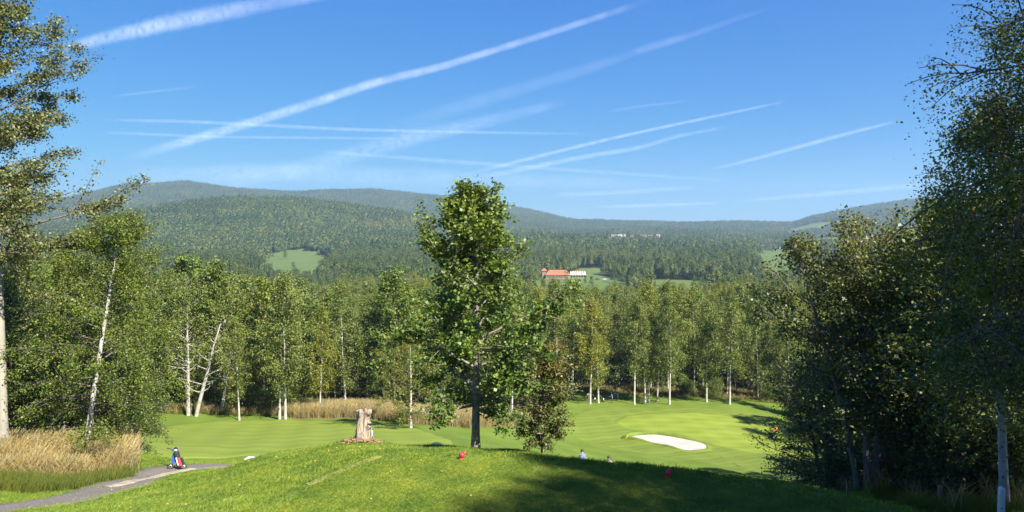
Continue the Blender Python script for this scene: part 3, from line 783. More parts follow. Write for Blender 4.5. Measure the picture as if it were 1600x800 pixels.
plant(RIGHT, gp(1530, 780, 33), 2.0, 1.15, 'tall dark tree deep in the shade at the right')
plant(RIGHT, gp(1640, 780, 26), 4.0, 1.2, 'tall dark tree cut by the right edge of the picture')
plant(RB, gp(1490, 785, 27), 2.2, 1.0, 'second white birch trunk deeper in the right-hand wood')
plant(MEDB[0], gp(1340, 760, 40), 0.7, 0.9, 'green birch behind the several-stemmed tree, to its left')
plant(MEDB[1], gp(1294, 740, 78), 2.7, 0.85, 'yellow green birch at the near corner of the bunker green')
plant(MEDB[0], gp(1316, 740, 70), 0.7, 0.95, 'green birch right of the yellow green one at the near corner of the bunker green')
# trees up the slope beside the tee, out of the picture on the right; their shade lies on the tee
for k, (x, y, s, pr) in enumerate([(13.4, 6.0, 0.95, OVER), (14.8, 2.0, 1.0, OVER), (16.4, 9.5, 1.0, OVER), (16, 5.0, 1.1, OVER), (15, -1.2, 1.1, OVER), (19.5, 8, 1.1, OVER), (19.5, 3, 1.2, OVER), (23, 6, 1.2, OVER)]):
    plant(pr, (x, y, H(x, y)), 1.3 * k, s, 'tree beside the tee outside the right edge, casting shade on it', group='trees beside the tee')

BUSHNEAR = proto('shrub', gen_tree(41, 2.4, 0.04, prof_round(1.25), nb=22, base=0.03, elev=(10, 80), nl=4500, ls=0.09, spread=0.16, subs=6, sides=(5, 3), twig=0.25,
                 stems=[(0, 0, 0.3, 0.2, 1.0), (0.3, 0.2, 0.7, 0.1, 0.9), (-0.3, 0.1, -0.6, 0.3, 0.8), (0, -0.3, 0.1, -0.6, 0.8)]), BARK['dark'], LEAF['dark'])
for k, (px, d, s) in enumerate([(1290, 29, 0.85), (1312, 30, 0.8), (1335, 31, 0.9), (1395, 29.5, 0.9), (1415, 29, 0.75), (1440, 27, 0.9), (1470, 23, 0.8), (1500, 22, 1.0), (1530, 21, 0.8), (1560, 22, 1.0), (1590, 20, 0.9), (1620, 19.5, 0.9), (1545, 24, 1.2), (1460, 28, 1.2)]):
    plant(BUSHNEAR, gp(px, 770, d), 1.7 * k, s, 'low dark shrub in the undergrowth below the right-hand trees', 'shrub', 'undergrowth shrubs below the right-hand trees')

# ------------------------------------------------------------------ the wood's edge, trees one can point at
rows = [(922, 630, 125.5, 1.0, 'first'), (935, 630, 126.5, 0.96, 'second'), (991, 631, 126, 1.0, 'third'), (1008, 630, 127, 0.98, 'fourth'), (1014, 630, 127.6, 0.94, 'fifth'), (1027, 628, 129, 0.9, 'sixth'),
        (1046, 632, 125.5, 1.02, 'seventh'), (1104, 628, 128, 0.97, 'eighth'), (1140, 632, 126, 1.03, 'ninth'), (1234, 646, 122, 0.95, 'tenth')]
for k, (px, py, d, s, o_) in enumerate(rows):
    plant(MID_B[(k * 5 + 1) % 6], gp(px, py, d), 0.9 * k, s, o_ + ' white birch trunk from the left along the bunker green', group='birches along the bunker green')
for px, py, d, s, pr, lb in [(374, 655, 92, 0.72, MID_B[1], 'short drooping birch at the back edge of the nearer green'), (437, 656, 93, 1.02, MID_B[2], 'slimmer left stem of the pair of tall birches behind the nearer green'),
                             (446, 657, 92.5, 1.0, MID_B[4], 'thicker right stem of the pair of tall birches behind the nearer green'),
                             (500, 650, 98, 0.8, MID_B[0], 'birch left of the stump at the edge of the dry grass'), (540, 645, 104, 1.0, MID_B[3], 'tall birch right above the stump behind the dry grass'),
                             (600, 645, 103, 0.6, MID_R[0], 'round bushy tree behind the stump and dry grass'), (560, 640, 106, 0.7, MID_R[1], 'round bushy tree left of the thin yellow birch'),
                             (690, 640, 104, 0.6, MID_R[2], 'round bushy tree left behind the lone maple'), (800, 640, 113, 0.9, MID_B[5], 'pale birch right behind the lone maple'),
                             (870, 640, 128, 1.0, MID_B[2], 'drooping birch behind the small rusty maple'), (840, 640, 120, 1.02, MID_B[0], 'drooping birch just left of the small rusty maple'), (895, 635, 130, 1.0, MID_B[4], 'drooping birch just right of the small rusty maple')]:
    plant(pr, gp(px, py, d), px * 0.01, s, lb)
plant(MID_W[0], gp(293, 640, 97), 0.4, 1.0, 'weeping tree with bleached upright trunk behind the nearer green')
plant(MID_W[1], gp(352, 640, 101), 1.4, 1.06, 'weeping tree behind the leaning bleached trunk of the nearer green')
def dead_tree(px, py, d, h, lean, seed, label):
    g = np.random.default_rng(seed); W = Wood(); t = np.linspace(0, 1, 10)
    wob = np.cumsum(g.normal(0, 0.06, (10, 2)), 0) * t[:, None]
    P = np.c_[lean * t + wob[:, 0], wob[:, 1], h * t]; P[0, 2] = -0.2
    W.tube(P, 0.27 * (1 - t * 0.72), 8)
    e = empty('dead_tree', gp(px, py, d)); tag(e, label, 'dead tree')
    obj('trunk', W.mesh('trunk'), BARK['dead'], e)
    for k in range(16):
        f = g.uniform(0.2, 0.97); p0 = np.array([np.interp(f, t, P[:, c]) for c in range(3)]); az = g.uniform(0, 6.28); L = g.uniform(0.9, 3.4) * (1.1 - 0.5 * f)
        s = np.linspace(0, 1, 6)[:, None]
        pts = p0 + np.array([math.cos(az), math.sin(az) * 0.6 - 0.25, 0]) * L * s + np.array([0, 0, 1.0]) * L * (g.uniform(-0.1, 0.7) * s + g.uniform(0, 0.5) * s ** 2) + np.cumsum(g.normal(0, 0.06 * L, (6, 3)), 0) * s
        Wb = Wood(); Wb.tube(pts, 0.075 * (1 - s[:, 0] * 0.85), 5)
        p1 = pts[3]; dv = unit(pts[5] - pts[2] + g.normal(0, 0.8, 3)); Wb.tube(p1 + dv * L * 0.4 * s, 0.03 * (1 - s[:, 0] * .8), 4)
        obj('branch', Wb.mesh('branch'), BARK['dead'], e)
dead_tree(294, 642, 93.5, 10.8, 0.2, 5, 'bare bleached upright dead trunk with crooked branches behind the nearer green')
dead_tree(306, 642, 93.0, 11.5, 3.0, 6, 'bare bleached dead trunk leaning right behind the nearer green')
dead_tree(345, 632, 96.0, 8.0, 1.5, 9, 'thin bleached dead trunk right of the leaning one')

# scattered wood: jittered grid behind the edge
def scatter(sp, r0, r1, half, seed, az0=0.0):
    g = np.random.default_rng(seed)
    X, Y = np.meshgrid(np.arange(-r1, r1, sp), np.arange(0, r1, sp))
    X = X.ravel() + g.uniform(-.45, .45, X.size) * sp; Y = Y.ravel() + g.uniform(-.45, .45, Y.size) * sp
    r = np.hypot(X, Y); a = np.degrees(np.arctan2(X, Y))
    k = (r > r0) & (r < r1) & (np.abs(a) < half)
    return X[k], Y[k], g
x, y, g = scatter(5.6, 36, 420, 41, 11)
fe = np.interp(pxd(x, y), FE_PX, FE_D)
k = (y > fe + 1.0) & ~in_clear(x, y)
x, y = x[k], y[k]
px = pxd(x, y)
order = np.argsort(y - np.interp(px, FE_PX, FE_D) + np.abs(px - 800) / 800 * 0 + np.where((px < -30) | (px > 1250), 60, 0) + np.where((px < 190), 14, 0))
x, y = x[order], y[order]; px = pxd(x, y)
NIND = 235
hz = np.clip(g.normal(0.95, 0.14, len(x)), 0.6, 1.2); rot = g.uniform(0, 6.28, len(x)); kind = g.uniform(0, 1, len(x)); zz = Hs(x, y)
LBL = {'birch_tree': ('slender birch inside the wood behind the bunker green', 'birches of the wood behind the bunker green'),
       'broadleaf_tree': ('rounded leafy tree inside the wood behind the bunker green', 'leafy trees of the wood behind the bunker green'),
       'conifer_tree': ('dark conifer inside the wood behind the bunker green', 'conifers of the wood behind the bunker green')}
LBL2 = {'birch_tree': ('slender birch inside the wood behind the nearer green and dry grass', 'birches of the wood behind the nearer green'),
        'broadleaf_tree': ('rounded leafy tree inside the wood behind the nearer green and dry grass', 'leafy trees of the wood behind the nearer green'),
        'conifer_tree': ('dark conifer inside the wood behind the nearer green and dry grass', 'conifers of the wood behind the nearer green')}
LBL3 = {'birch_tree': ('slender birch in the wood at the left edge behind the aspen', 'birches of the wood at the left edge'),
        'broadleaf_tree': ('rounded leafy tree in the wood at the left edge behind the aspen', 'leafy trees of the wood at the left edge'),
        'conifer_tree': ('dark conifer in the wood at the left edge behind the aspen', 'conifers of the wood at the left edge')}
for i in range(NIND):
    q = kind[i]
    rt = px[i] > 800
    pr = MID_B[int(q * 997) % 6] if q < (0.76 if rt else 0.55) else (MID_R[int(q * 997) % 3] if q < 0.95 else MID_P[0])
    s = hz[i] * (0.98 if y[i] > 90 else 0.68)
    if pr[0] == 'broadleaf_tree': s *= 1.08
    lb, gr = (LBL if rt else (LBL2 if px[i] > 195 else LBL3))[pr[0]]
    plant(pr, (x[i], y[i], zz[i] - 0.1), rot[i], s, lb, group=gr)
xr, yr, zr, sr, rr_, kr = x[NIND:], y[NIND:], zz[NIND:], hz[NIND:], rot[NIND:], kind[NIND:]

# ------------------------------------------------------------------ instanced masses (far woods, grasses)
def make_coll(name, meshes):
    c = bpy.data.collections.new(name)
    for k, me in enumerate(meshes):
        o = bpy.data.objects.new('%s_%02d' % (name, k), me); c.objects.link(o)
    return c
def scatter_stuff(name, pts, scl, rot, idx, coll, label, cat, tilt=None):
    me = bpy.data.meshes.new(name); me.vertices.add(len(pts)); me.vertices.foreach_set('co', np.asarray(pts, np.float32).ravel())
    rv = np.zeros((len(pts), 3), np.float32); rv[:, 2] = rot
    if tilt is not None: rv[:, :2] = tilt
    sv_ = np.asarray(scl, np.float32)
    if sv_.ndim == 1: sv_ = np.repeat(sv_[:, None], 3, 1)
    for nm, ty, v in (('scl', 'FLOAT_VECTOR', sv_), ('rot', 'FLOAT_VECTOR', rv)):
        a = me.attributes.new(nm, ty, 'POINT'); a.data.foreach_set('vector', np.ascontiguousarray(v).ravel())
    a = me.attributes.new('idx', 'INT', 'POINT'); a.data.foreach_set('value', np.asarray(idx, np.int32))
    o = obj(name, me); tag(o, label, cat, kind='stuff')
    gt = bpy.data.node_groups.new(name + '_scatter', 'GeometryNodeTree')
    gt.interface.new_socket('Geometry', in_out='INPUT', socket_type='NodeSocketGeometry')
    gt.interface.new_socket('Geometry', in_out='OUTPUT', socket_type='NodeSocketGeometry')
    n, l = gt.nodes, gt.links
    gi, go = n.new('NodeGroupInput'), n.new('NodeGroupOutput')
    ci = n.new('GeometryNodeCollectionInfo'); ci.inputs['Collection'].default_value = coll
    ci.inputs['Separate Children'].default_value = True; ci.inputs['Reset Children'].default_value = True
    ip = n.new('GeometryNodeInstanceOnPoints'); ip.inputs['Pick Instance'].default_value = True
    def na(nm, ty):
        x_ = n.new('GeometryNodeInputNamedAttribute'); x_.data_type = ty; x_.inputs['Name'].default_value = nm; return x_.outputs['Attribute']
    l.new(gi.outputs[0], ip.inputs['Points']); l.new(ci.outputs[0], ip.inputs['Instance'])
    l.new(na('idx', 'INT'), ip.inputs['Instance Index']); l.new(na('scl', 'FLOAT_VECTOR'), ip.inputs['Scale'])
    l.new(na('rot', 'FLOAT_VECTOR'), ip.inputs['Rotation'])
    l.new(ip.outputs[0], go.inputs[0])
    md = o.modifiers.new('scatter', 'NODES'); md.node_group = gt
    return o
def join_meshes(name, parts, vary=0.0, seed=0):
    """parts: list of (mesh, matrix 4x4 np, material) -> one mesh with material slots"""
    Vs, Qs, vv, mi, mats, n0 = [], [], [], [], [], 0
    gj = np.random.default_rng(seed)
    for me, Mx, m in parts:
        co = np.empty(len(me.vertices) * 3, np.float32); me.vertices.foreach_get('co', co); co = co.reshape(-1, 3)
        co = co @ Mx[:3, :3].T + Mx[:3, 3]
        li = np.empty(len(me.loops), np.int32); me.loops.foreach_get('vertex_index', li)
        Vs.append(co); Qs.append(li.reshape(-1, 4) + n0); n0 += len(co)
        a = me.attributes.get('v'); v = np.zeros(len(me.polygons), np.float32)
        if a: a.data.foreach_get('value', v)
        if vary: v = v * (1 - vary) + gj.beta(1.6, 2.0) * vary
        vv.append(v)
        if m not in mats: mats.append(m)
        mi.append(np.full(len(me.polygons), mats.index(m), np.int32))
    out = mesh_np(name, np.concatenate(Vs), np.concatenate(Qs))
    a = out.attributes.new('v', 'FLOAT', 'FACE'); a.data.foreach_set('value', np.concatenate(vv))
    for m in mats: out.materials.append(m)
    out.polygons.foreach_set('material_index', np.concatenate(mi))
    return out
I4 = np.eye(4)
midm = [join_meshes('wood_tree', [(p[1], I4, p[1].materials[0]), (p[2], I4, p[2].materials[0])]) for p in MID_B + MID_R + MID_P]
ci = np.where(kr < 0.7, (kr * 997).astype(int) % 6, np.where(kr < 0.95, 6 + (kr * 997).astype(int) % 3, 9))
pxr = pxd(xr, yr)
ssx = sr * np.where(yr > 90, 0.96, 0.66)
near_gap = np.where((yr > 300) & (((pxr > 830) & (pxr < 1130)) | ((pxr > 395) & (pxr < 525))), 0.62, 1.0)
scatter_stuff('woodland', np.c_[xr, yr, zr - 0.1], ssx * near_gap, rr_, ci, make_coll('wood_tree', midm), 'mass of mixed birch wood filling the slope below the greens', 'woodland')

def far_tree(seed, r, h, n, ls, shape):
    g = np.random.default_rng(seed)
    d = g.normal(size=(n, 3)); d[:, 2] = np.abs(d[:, 2]) * 1.0 - 0.25; d /= np.linalg.norm(d, axis=1)[:, None]
    lob = 1 + 0.22 * np.sin(d[:, 0] * 5 + seed) * np.sin(d[:, 1] * 5 + seed * 2) + 0.15 * np.sin(d[:, 2] * 7 + seed)
    rr = g.uniform(0.72, 1.02, n) * lob
    Cn = d * rr[:, None] * np.array([r, r, h * 0.5]); Cn[:, 2] += h * 0.5
    if shape == 'cone':
        t = np.clip(Cn[:, 2] / h, 0, 1); Cn[:, :2] *= (1.25 * (1 - t) + 0.12)[:, None]
    return leaves_mesh('far_tree', Cn, ls, g, up=0.2, wide=0.9, outward=d * 2.4)
FT = [far_tree(k, 3.0 + 0.5 * (k % 3), 12 + 2 * (k % 4), 750, 0.85, 'round') for k in range(5)] + [far_tree(9, 2.6, 15, 600, 0.8, 'cone'), far_tree(11, 2.2, 15, 650, 0.75, 'round')]
for me in FT: me.materials.append(LEAF['far'])
FT[5].materials.clear(); FT[5].materials.append(LEAF['pine'])
x, y, g = scatter(7.4, 420, 1150, 40, 21)
k = ~in_clear(x, y); x, y = x[k], y[k]
pp = pxd(x, y)
low = np.where(((pp > 395) & (pp < 530) & (y < 720)) | ((pp > 985) & (pp < 1005) & (y < 560)) | ((pp > 1165) & (pp < 1280) & (y < 720)), 0.6, 1.0)
idx = g.choice([0, 1, 2, 3, 4, 6, 5], len(x), p=[.2, .18, .17, .15, .1, .15, .05])
scatter_stuff('woodland', np.c_[x, y, Hs(x, y) - 0.8], g.uniform(0.75, 1.2, len(x)) * low, g.uniform(0, 6.28, len(x)), idx, make_coll('far_tree', FT), 'mixed wood on the valley floor around the orange roofed clubhouse', 'woodland')
FTL = [far_tree(30 + k, 4.4 + 0.9 * (k % 3), 12 + 1.8 * (k % 3), 170, 1.9, 'round') for k in range(4)] + [far_tree(39, 3.0, 16, 150, 1.7, 'cone')]
def clump(seed):
    g = np.random.default_rng(seed); parts = []
    for i in range(3):
        for j in range(3):
            s = g.uniform(0.75, 1.25); a = g.uniform(0, 6.28)
            Mx = np.eye(4); c_, s_ = math.cos(a) * s, math.sin(a) * s
            Mx[:3, :3] = [[c_, -s_, 0], [s_, c_, 0], [0, 0, s * g.uniform(0.85, 1.15)]]
            Mx[:3, 3] = [(i - 1) * 7.6 + g.uniform(-2.2, 2.2), (j - 1) * 7.6 + g.uniform(-2.2, 2.2), 0]
            parts.append((FTL[g.integers(5)], Mx, LEAF['far']))
    return join_meshes('tree_clump', parts, 0.75, seed)
CLM = [clump(50 + k) for k in range(10)]
x, y, g = scatter(21.5, 1150, 4700, 38, 31)
k = ~in_clear(x, y); x, y = x[k], y[k]
e_ = 4.0
gx = (Hs(x + e_, y) - Hs(x - e_, y)) / (2 * e_); gy = (Hs(x, y + e_) - Hs(x, y - e_)) / (2 * e_)
scatter_stuff('woodland', np.c_[x, y, Hs(x, y) - 1.5], g.uniform(0.85, 1.25, len(x)), np.zeros(len(x)), g.integers(0, 10, len(x)), make_coll('tree_clump', CLM), 'distant forest covering the far hills and ridges', 'forest', tilt=np.c_[np.arctan(gy), -np.arctan(gx)])

# grasses
def tuft(seed, n, h, w, spread, lean, m, seedhead=0.0):
    g = np.random.default_rng(seed)
    b = np.c_[g.normal(0, spread, (n, 2)), np.zeros(n)]
    a = g.uniform(0, 6.28, n); L = h * g.uniform(0.55, 1.15, n); ln = lean * g.uniform(0.2, 1.2, n) * L
    dr = np.c_[np.cos(a), np.sin(a), np.zeros(n)]; sd_ = np.c_[-np.sin(a + 1.2), np.cos(a + 1.2), np.zeros(n)] * w / 2
    mid = b + dr * (ln * 0.3)[:, None] + np.c_[np.zeros((n, 2)), L * 0.6]
    tip = b + dr * ln[:, None] + np.c_[np.zeros((n, 2)), L]
    V = np.stack([b - sd_, b + sd_, mid + sd_ * .8, mid - sd_ * .8, mid - sd_ * .8, mid + sd_ * .8, tip + sd_ * (.2 + seedhead), tip - sd_ * (.2 + seedhead)], 1).reshape(-1, 3)
    Q = np.arange(n * 8).reshape(-1, 4)
    me = mesh_np('tuft', V, Q)
    at_ = me.attributes.new('v', 'FLOAT', 'FACE'); at_.data.foreach_set('value', np.repeat(g.uniform(0, 1, n), 2).astype(np.float32))
    me.materials.append(m); return me
M['turf'] = leafmat('turf_blades', (0.103, 0.157, 0.019), (0.192, 0.278, 0.035), (0.302, 0.380, 0.065), 0.4, objvar=0.25, clump=3, spec=0.2, world=0.9)
M['straw'] = leafmat('dry_grass_blades', (0.255, 0.191, 0.083), (0.384, 0.310, 0.146), (0.503, 0.420, 0.237), 0.3, objvar=0.15, clump=1, spec=0.2)
M['weed'] = leafmat('tall_green_grass_blades', (0.095, 0.131, 0.022), (0.146, 0.182, 0.029), (0.219, 0.219, 0.058), 0.4, objvar=0.2, clump=1, spec=0.2)
TUF = [tuft(k, 30, 0.1, 0.015, 0.085, 0.9, M['turf']) for k in range(5)]
DRY = [tuft(20 + k, 26, 1.15, 0.022, 0.17, 0.5, M['straw'], 0.7) for k in range(4)]
WEED = [tuft(40 + k, 40, 0.55, 0.025, 0.18, 0.5, M['weed']) for k in range(3)]
def visible_pts(n, px0, px1, d0, d1, seed, dens=1.0):
    g = np.random.default_rng(seed)
    d = np.sqrt(g.uniform(d0 ** 2, d1 ** 2, n)); p = g.uniform(px0, px1, n)
    return (p - 800) / F * d, d, g
x, y, g = visible_pts(95000, -60, 1660, 12, 50, 61)
pth = np.array(PATH)
def path_dist(x, y):
    d = np.full(x.shape, 1e9)
    for (ax, ay), (bx, by) in zip(pth[:-1], pth[1:]):
        ex, ey = bx - ax, by - ay; t = np.clip(((x - ax) * ex + (y - ay) * ey) / (ex * ex + ey * ey), 0, 1)
        d = np.minimum(d, np.hypot(x - ax - t * ex, y - ay - t * ey))
    return d
pd_ = path_dist(x, y)
k = (poly_sd(x, y, TEE_IN[::3]) > 0.05) & (pd_ > 1.35 + g.normal(0, 0.2, len(x)))
x, y, pd_ = x[k], y[k], pd_[k]
scatter_stuff('grass', np.c_[x, y, Hs(x, y) - 0.01], np.c_[np.ones(len(x)), np.ones(len(x)), g.uniform(0.4, 0.85, len(x)) * (1 + 0.35 * np.sin(x * 0.9) * np.sin(y * 0.7))], g.uniform(0, 6.28, len(x)), g.integers(0, 4, len(x)), make_coll('turf_tuft', TUF), 'short rough grass on the banks around the tee', 'grass')
x, y, g = visible_pts(60000, 380, 1560, 13.5, 19.4, 69)
k = poly_sd(x, y, TEE_IN[::3]) < 0.02
x, y = x[k], y[k]
scatter_stuff('tee_grass', np.c_[x, y, Hs(x, y) + 0.008], np.c_[g.uniform(0.8, 1.4, len(x)), g.uniform(0.8, 1.4, len(x)), g.uniform(0.22, 0.42, len(x))], g.uniform(0, 6.28, len(x)), g.integers(0, 4, len(x)), make_coll('tee_tuft', TUF), 'closely mown grass of the tee lawn', 'grass')
def pebble(seed):
    g = np.random.default_rng(seed); bm = bmesh.new(); bmesh.ops.create_icosphere(bm, subdivisions=1, radius=0.022)
    for v in bm.verts: v.co *= g.uniform(0.7, 1.2); v.co.z *= 0.6
    me = bpy.data.meshes.new('pebble'); bm.to_mesh(me); bm.free(); me.materials.append(M['pebble']); return me
M['pebble'] = plain('pebble_stone', (0.16, 0.145, 0.125), 0.9, 0.4, 30.0)
x, y, g = visible_pts(60000, -80, 420, 22, 43, 70)
k = path_dist(x, y) < np.abs(g.normal(0.0, 0.9, len(x))) * 0 + g.uniform(0.2, 1.75, len(x)); k &= g.uniform(0, 1, len(x)) < 0.13
x, y = x[k], y[k]
scatter_stuff('gravel', np.c_[x, y, Hs(x, y) + 0.035], g.uniform(0.4, 1.3, len(x)), g.uniform(0, 6.28, len(x)), g.integers(0, 3, len(x)), make_coll('pebble', [pebble(q) for q in range(3)]), 'loose stones strewn over the path', 'gravel')
# tall dry grass at the left, beyond the path
x, y, g = visible_pts(9000, -80, 205, 26.5, 44, 62)
pd_ = path_dist(x, y); pxx = pxd(x, y)
lim = np.interp(pxx, [-80, 0, 100, 200], [31.0, 32.0, 33.2, 35.6])
k = (y > lim) & (y < lim + 4.5) & (pd_ > 1.5) & (pxx < 199)
scatter_stuff('dry_grass', np.c_[x[k], y[k], Hs(x[k], y[k]) - 0.02], g.uniform(0.4, 0.9, k.sum()) * np.clip(1.1 + 0.3 * np.sin(x[k] * 1.3) * np.sin(y[k] * 1.1), 0.6, 1.2), g.uniform(0, 6.28, k.sum()), g.integers(0, 4, k.sum()), make_coll('dry_tuft', DRY), 'tall straw coloured grass around the birch trunks beside the path', 'dry grass')
k = (pd_ > 1.25) & (y > 0.93 * lim) & (g.uniform(0, 1, len(x)) < np.where(y < lim + 1.0, 0.8, 0.15)) & (pxx < 200)
k &= (pth[:, 0].min() < 99)
side = (y - np.interp(x, pth[:, 0], pth[:, 1])) > 0
k &= side
scatter_stuff('verge_grass', np.c_[x[k], y[k], Hs(x[k], y[k]) - 0.02], g.uniform(0.5, 1.0, k.sum()), g.uniform(0, 6.28, k.sum()), g.integers(0, 3, k.sum()), make_coll('verge_tuft', WEED), 'green verge grass between the path and the tall dry grass', 'grass')
# dry band behind the stump and along the wood's edge
x, y, g = visible_pts(15000, 452, 848, 84, 116, 63)
pxx = pxd(x, y)
near = np.interp(pxx, [452, 480, 560, 640, 700, 760, 800, 848], [94, 93, 92, 84, 80, 87, 93, 100])
k = (y > near) & (y < near + 13)
scatter_stuff('dry_grass', np.c_[x[k], y[k], Hs(x[k], y[k]) - 0.02], g.uniform(0.8, 1.35, k.sum()) * np.where(pxx[k] > 790, 0.6, 1), g.uniform(0, 6.28, k.sum()), g.integers(0, 4, k.sum()), make_coll('dry_band_tuft', DRY), 'tall straw coloured grass band behind the stump and maple', 'dry grass')
x, y, g = visible_pts(9000, 200, 470, 91, 112, 64)
x2, y2, g2 = visible_pts(12000, 850, 1262, 120, 150, 65)
fe2 = np.interp(pxd(x2, y2), FE_PX, FE_D)
k2 = y2 > fe2 - 2
fe1 = np.interp(pxd(x, y), FE_PX, FE_D); k1 = y > fe1 - 3.5
X = np.r_[x[k1], x2[k2]]; Y = np.r_[y[k1], y2[k2]]
mixm = make_coll('edge_tuft', DRY[:1] + WEED[:3])
scatter_stuff('undergrowth', np.c_[X, Y, Hs(X, Y) - 0.02], g.uniform(0.5, 1.15, len(X)) * np.where(X > 5, 0.5, 0.9), g.uniform(0, 6.28, len(X)), g.integers(0, 4, len(X)), mixm, 'mixed dry and green undergrowth at the foot of the woods', 'undergrowth')
x, y, g = visible_pts(1500, 1310, 1680, 17, 30, 66)
k = (pxd(x, y) > np.interp(y, [17, 20, 24, 27, 30], [1440, 1420, 1370, 1330, 1300]))
scatter_stuff('weeds', np.c_[x[k], y[k], Hs(x[k], y[k]) - 0.02], g.uniform(0.3, 0.75, k.sum()), g.uniform(0, 6.28, k.sum()), g.choice([0, 1, 2, 3], k.sum(), p=[.34, .33, .25, .08]), make_coll('weed_tuft', WEED[:3] + DRY[:1]), 'weeds and dry stalks below the right-hand trees', 'weeds')
# fallen leaves on the bank
x, y, g = visible_pts(900, 100, 760, 15, 34, 67)
FL = leaves_mesh('fallen_leaf', np.zeros((1, 3)), 0.07, g, up=4); FL.materials.append(plain('fallen_leaf', (0.4, 0.32, 0.08), 0.6, 0.2))
k = (g.uniform(0, 1, len(x)) < 0.35)
scatter_stuff('fallen_leaves', np.c_[x[k], y[k], Hs(x[k], y[k]) + 0.06], g.uniform(0.6, 1.2, k.sum()), g.uniform(0, 6.28, k.sum()), np.zeros(k.sum()), make_coll('fallen_leaf', [FL]), 'yellow fallen leaves scattered on the grass bank', 'leaves')
# shrubs at the wood's foot
g = np.random.default_rng(71)
for k in range(22):
    p_ = g.uniform(225, 470); d = np.interp(p_, FE_PX, FE_D) + g.uniform(-1.5, 3)
    plant(BUSH[k % 2], gp(p_, 640, d), k * 1.1, g.uniform(0.7, 1.5), 'low green shrub at the foot of the wood behind the nearer green', 'shrub', 'shrubs behind the nearer green')
for k in range(12):
    p_ = g.uniform(1060, 1262); d = np.interp(p_, FE_PX, FE_D) + g.uniform(-0.5, 4)
    plant(BUSH[k % 2], gp(p_, 640, d), k * 1.1, g.uniform(0.6, 1.1), 'low green shrub at the foot of the wood behind the bunker green', 'shrub', 'shrubs behind the bunker green')

# ------------------------------------------------------------------ objects
def cmat(name, col, rough=0.6, metal=0.0): return plain(name, col, rough, 0.08, 9.0, metal)
M.update(red=cmat('red_paint', (0.62, 0.03, 0.04), 0.45), white=cmat('white_paint', (0.78, 0.77, 0.74), 0.5), black=cmat('black_fabric', (0.02, 0.02, 0.022), 0.7), rubber=cmat('rubber', (0.03, 0.028, 0.027), 0.85),
         blue=cmat('blue_fabric', (0.03, 0.08, 0.4), 0.75), metal=cmat('grey_metal', (0.35, 0.35, 0.36), 0.35, 0.8), redf=cmat('red_fabric', (0.5, 0.05, 0.06), 0.75), umb=cmat('dark_green_canopy', (0.012, 0.045, 0.04), 0.6),
         skin=cmat('skin', (0.42, 0.27, 0.19), 0.55), hair=cmat('dark_hair', (0.025, 0.018, 0.013), 0.6), shirtw=cmat('white_cotton', (0.75, 0.74, 0.72), 0.85), shirtb=cmat('blue_shirt', (0.12, 0.17, 0.38), 0.85),
         pants=cmat('dark_trousers', (0.05, 0.045, 0.06), 0.9), pantsb=cmat('khaki_trousers', (0.3, 0.24, 0.17), 0.9), cloth_dark=cmat('dark_shirt', (0.05, 0.06, 0.09), 0.9), yellow=cmat('yellow_paint', (0.7, 0.62, 0.05), 0.5), orange=cmat('orange_flag', (0.8, 0.16, 0.06), 0.7),
         tile=cmat('orange_roof_tile', (0.36, 0.11, 0.052), 0.85), cream=cmat('cream_render', (0.22, 0.18, 0.12), 0.9), glass=cmat('dark_window', (0.02, 0.025, 0.03), 0.15), redroof=cmat('old_red_roof', (0.17, 0.09, 0.075), 0.9),
         wallw=cmat('white_render', (0.42, 0.41, 0.38), 0.9), wood=barkmat('weathered_post_wood', False, (0.12, 0.09, 0.06), (0.3, 0.25, 0.19), 8.0), greenp=cmat('green_paint', (0.05, 0.2, 0.06), 0.5), carw=cmat('white_car_paint', (0.7, 0.7, 0.7), 0.25), card=cmat('dark_car_paint', (0.03, 0.035, 0.05), 0.25))

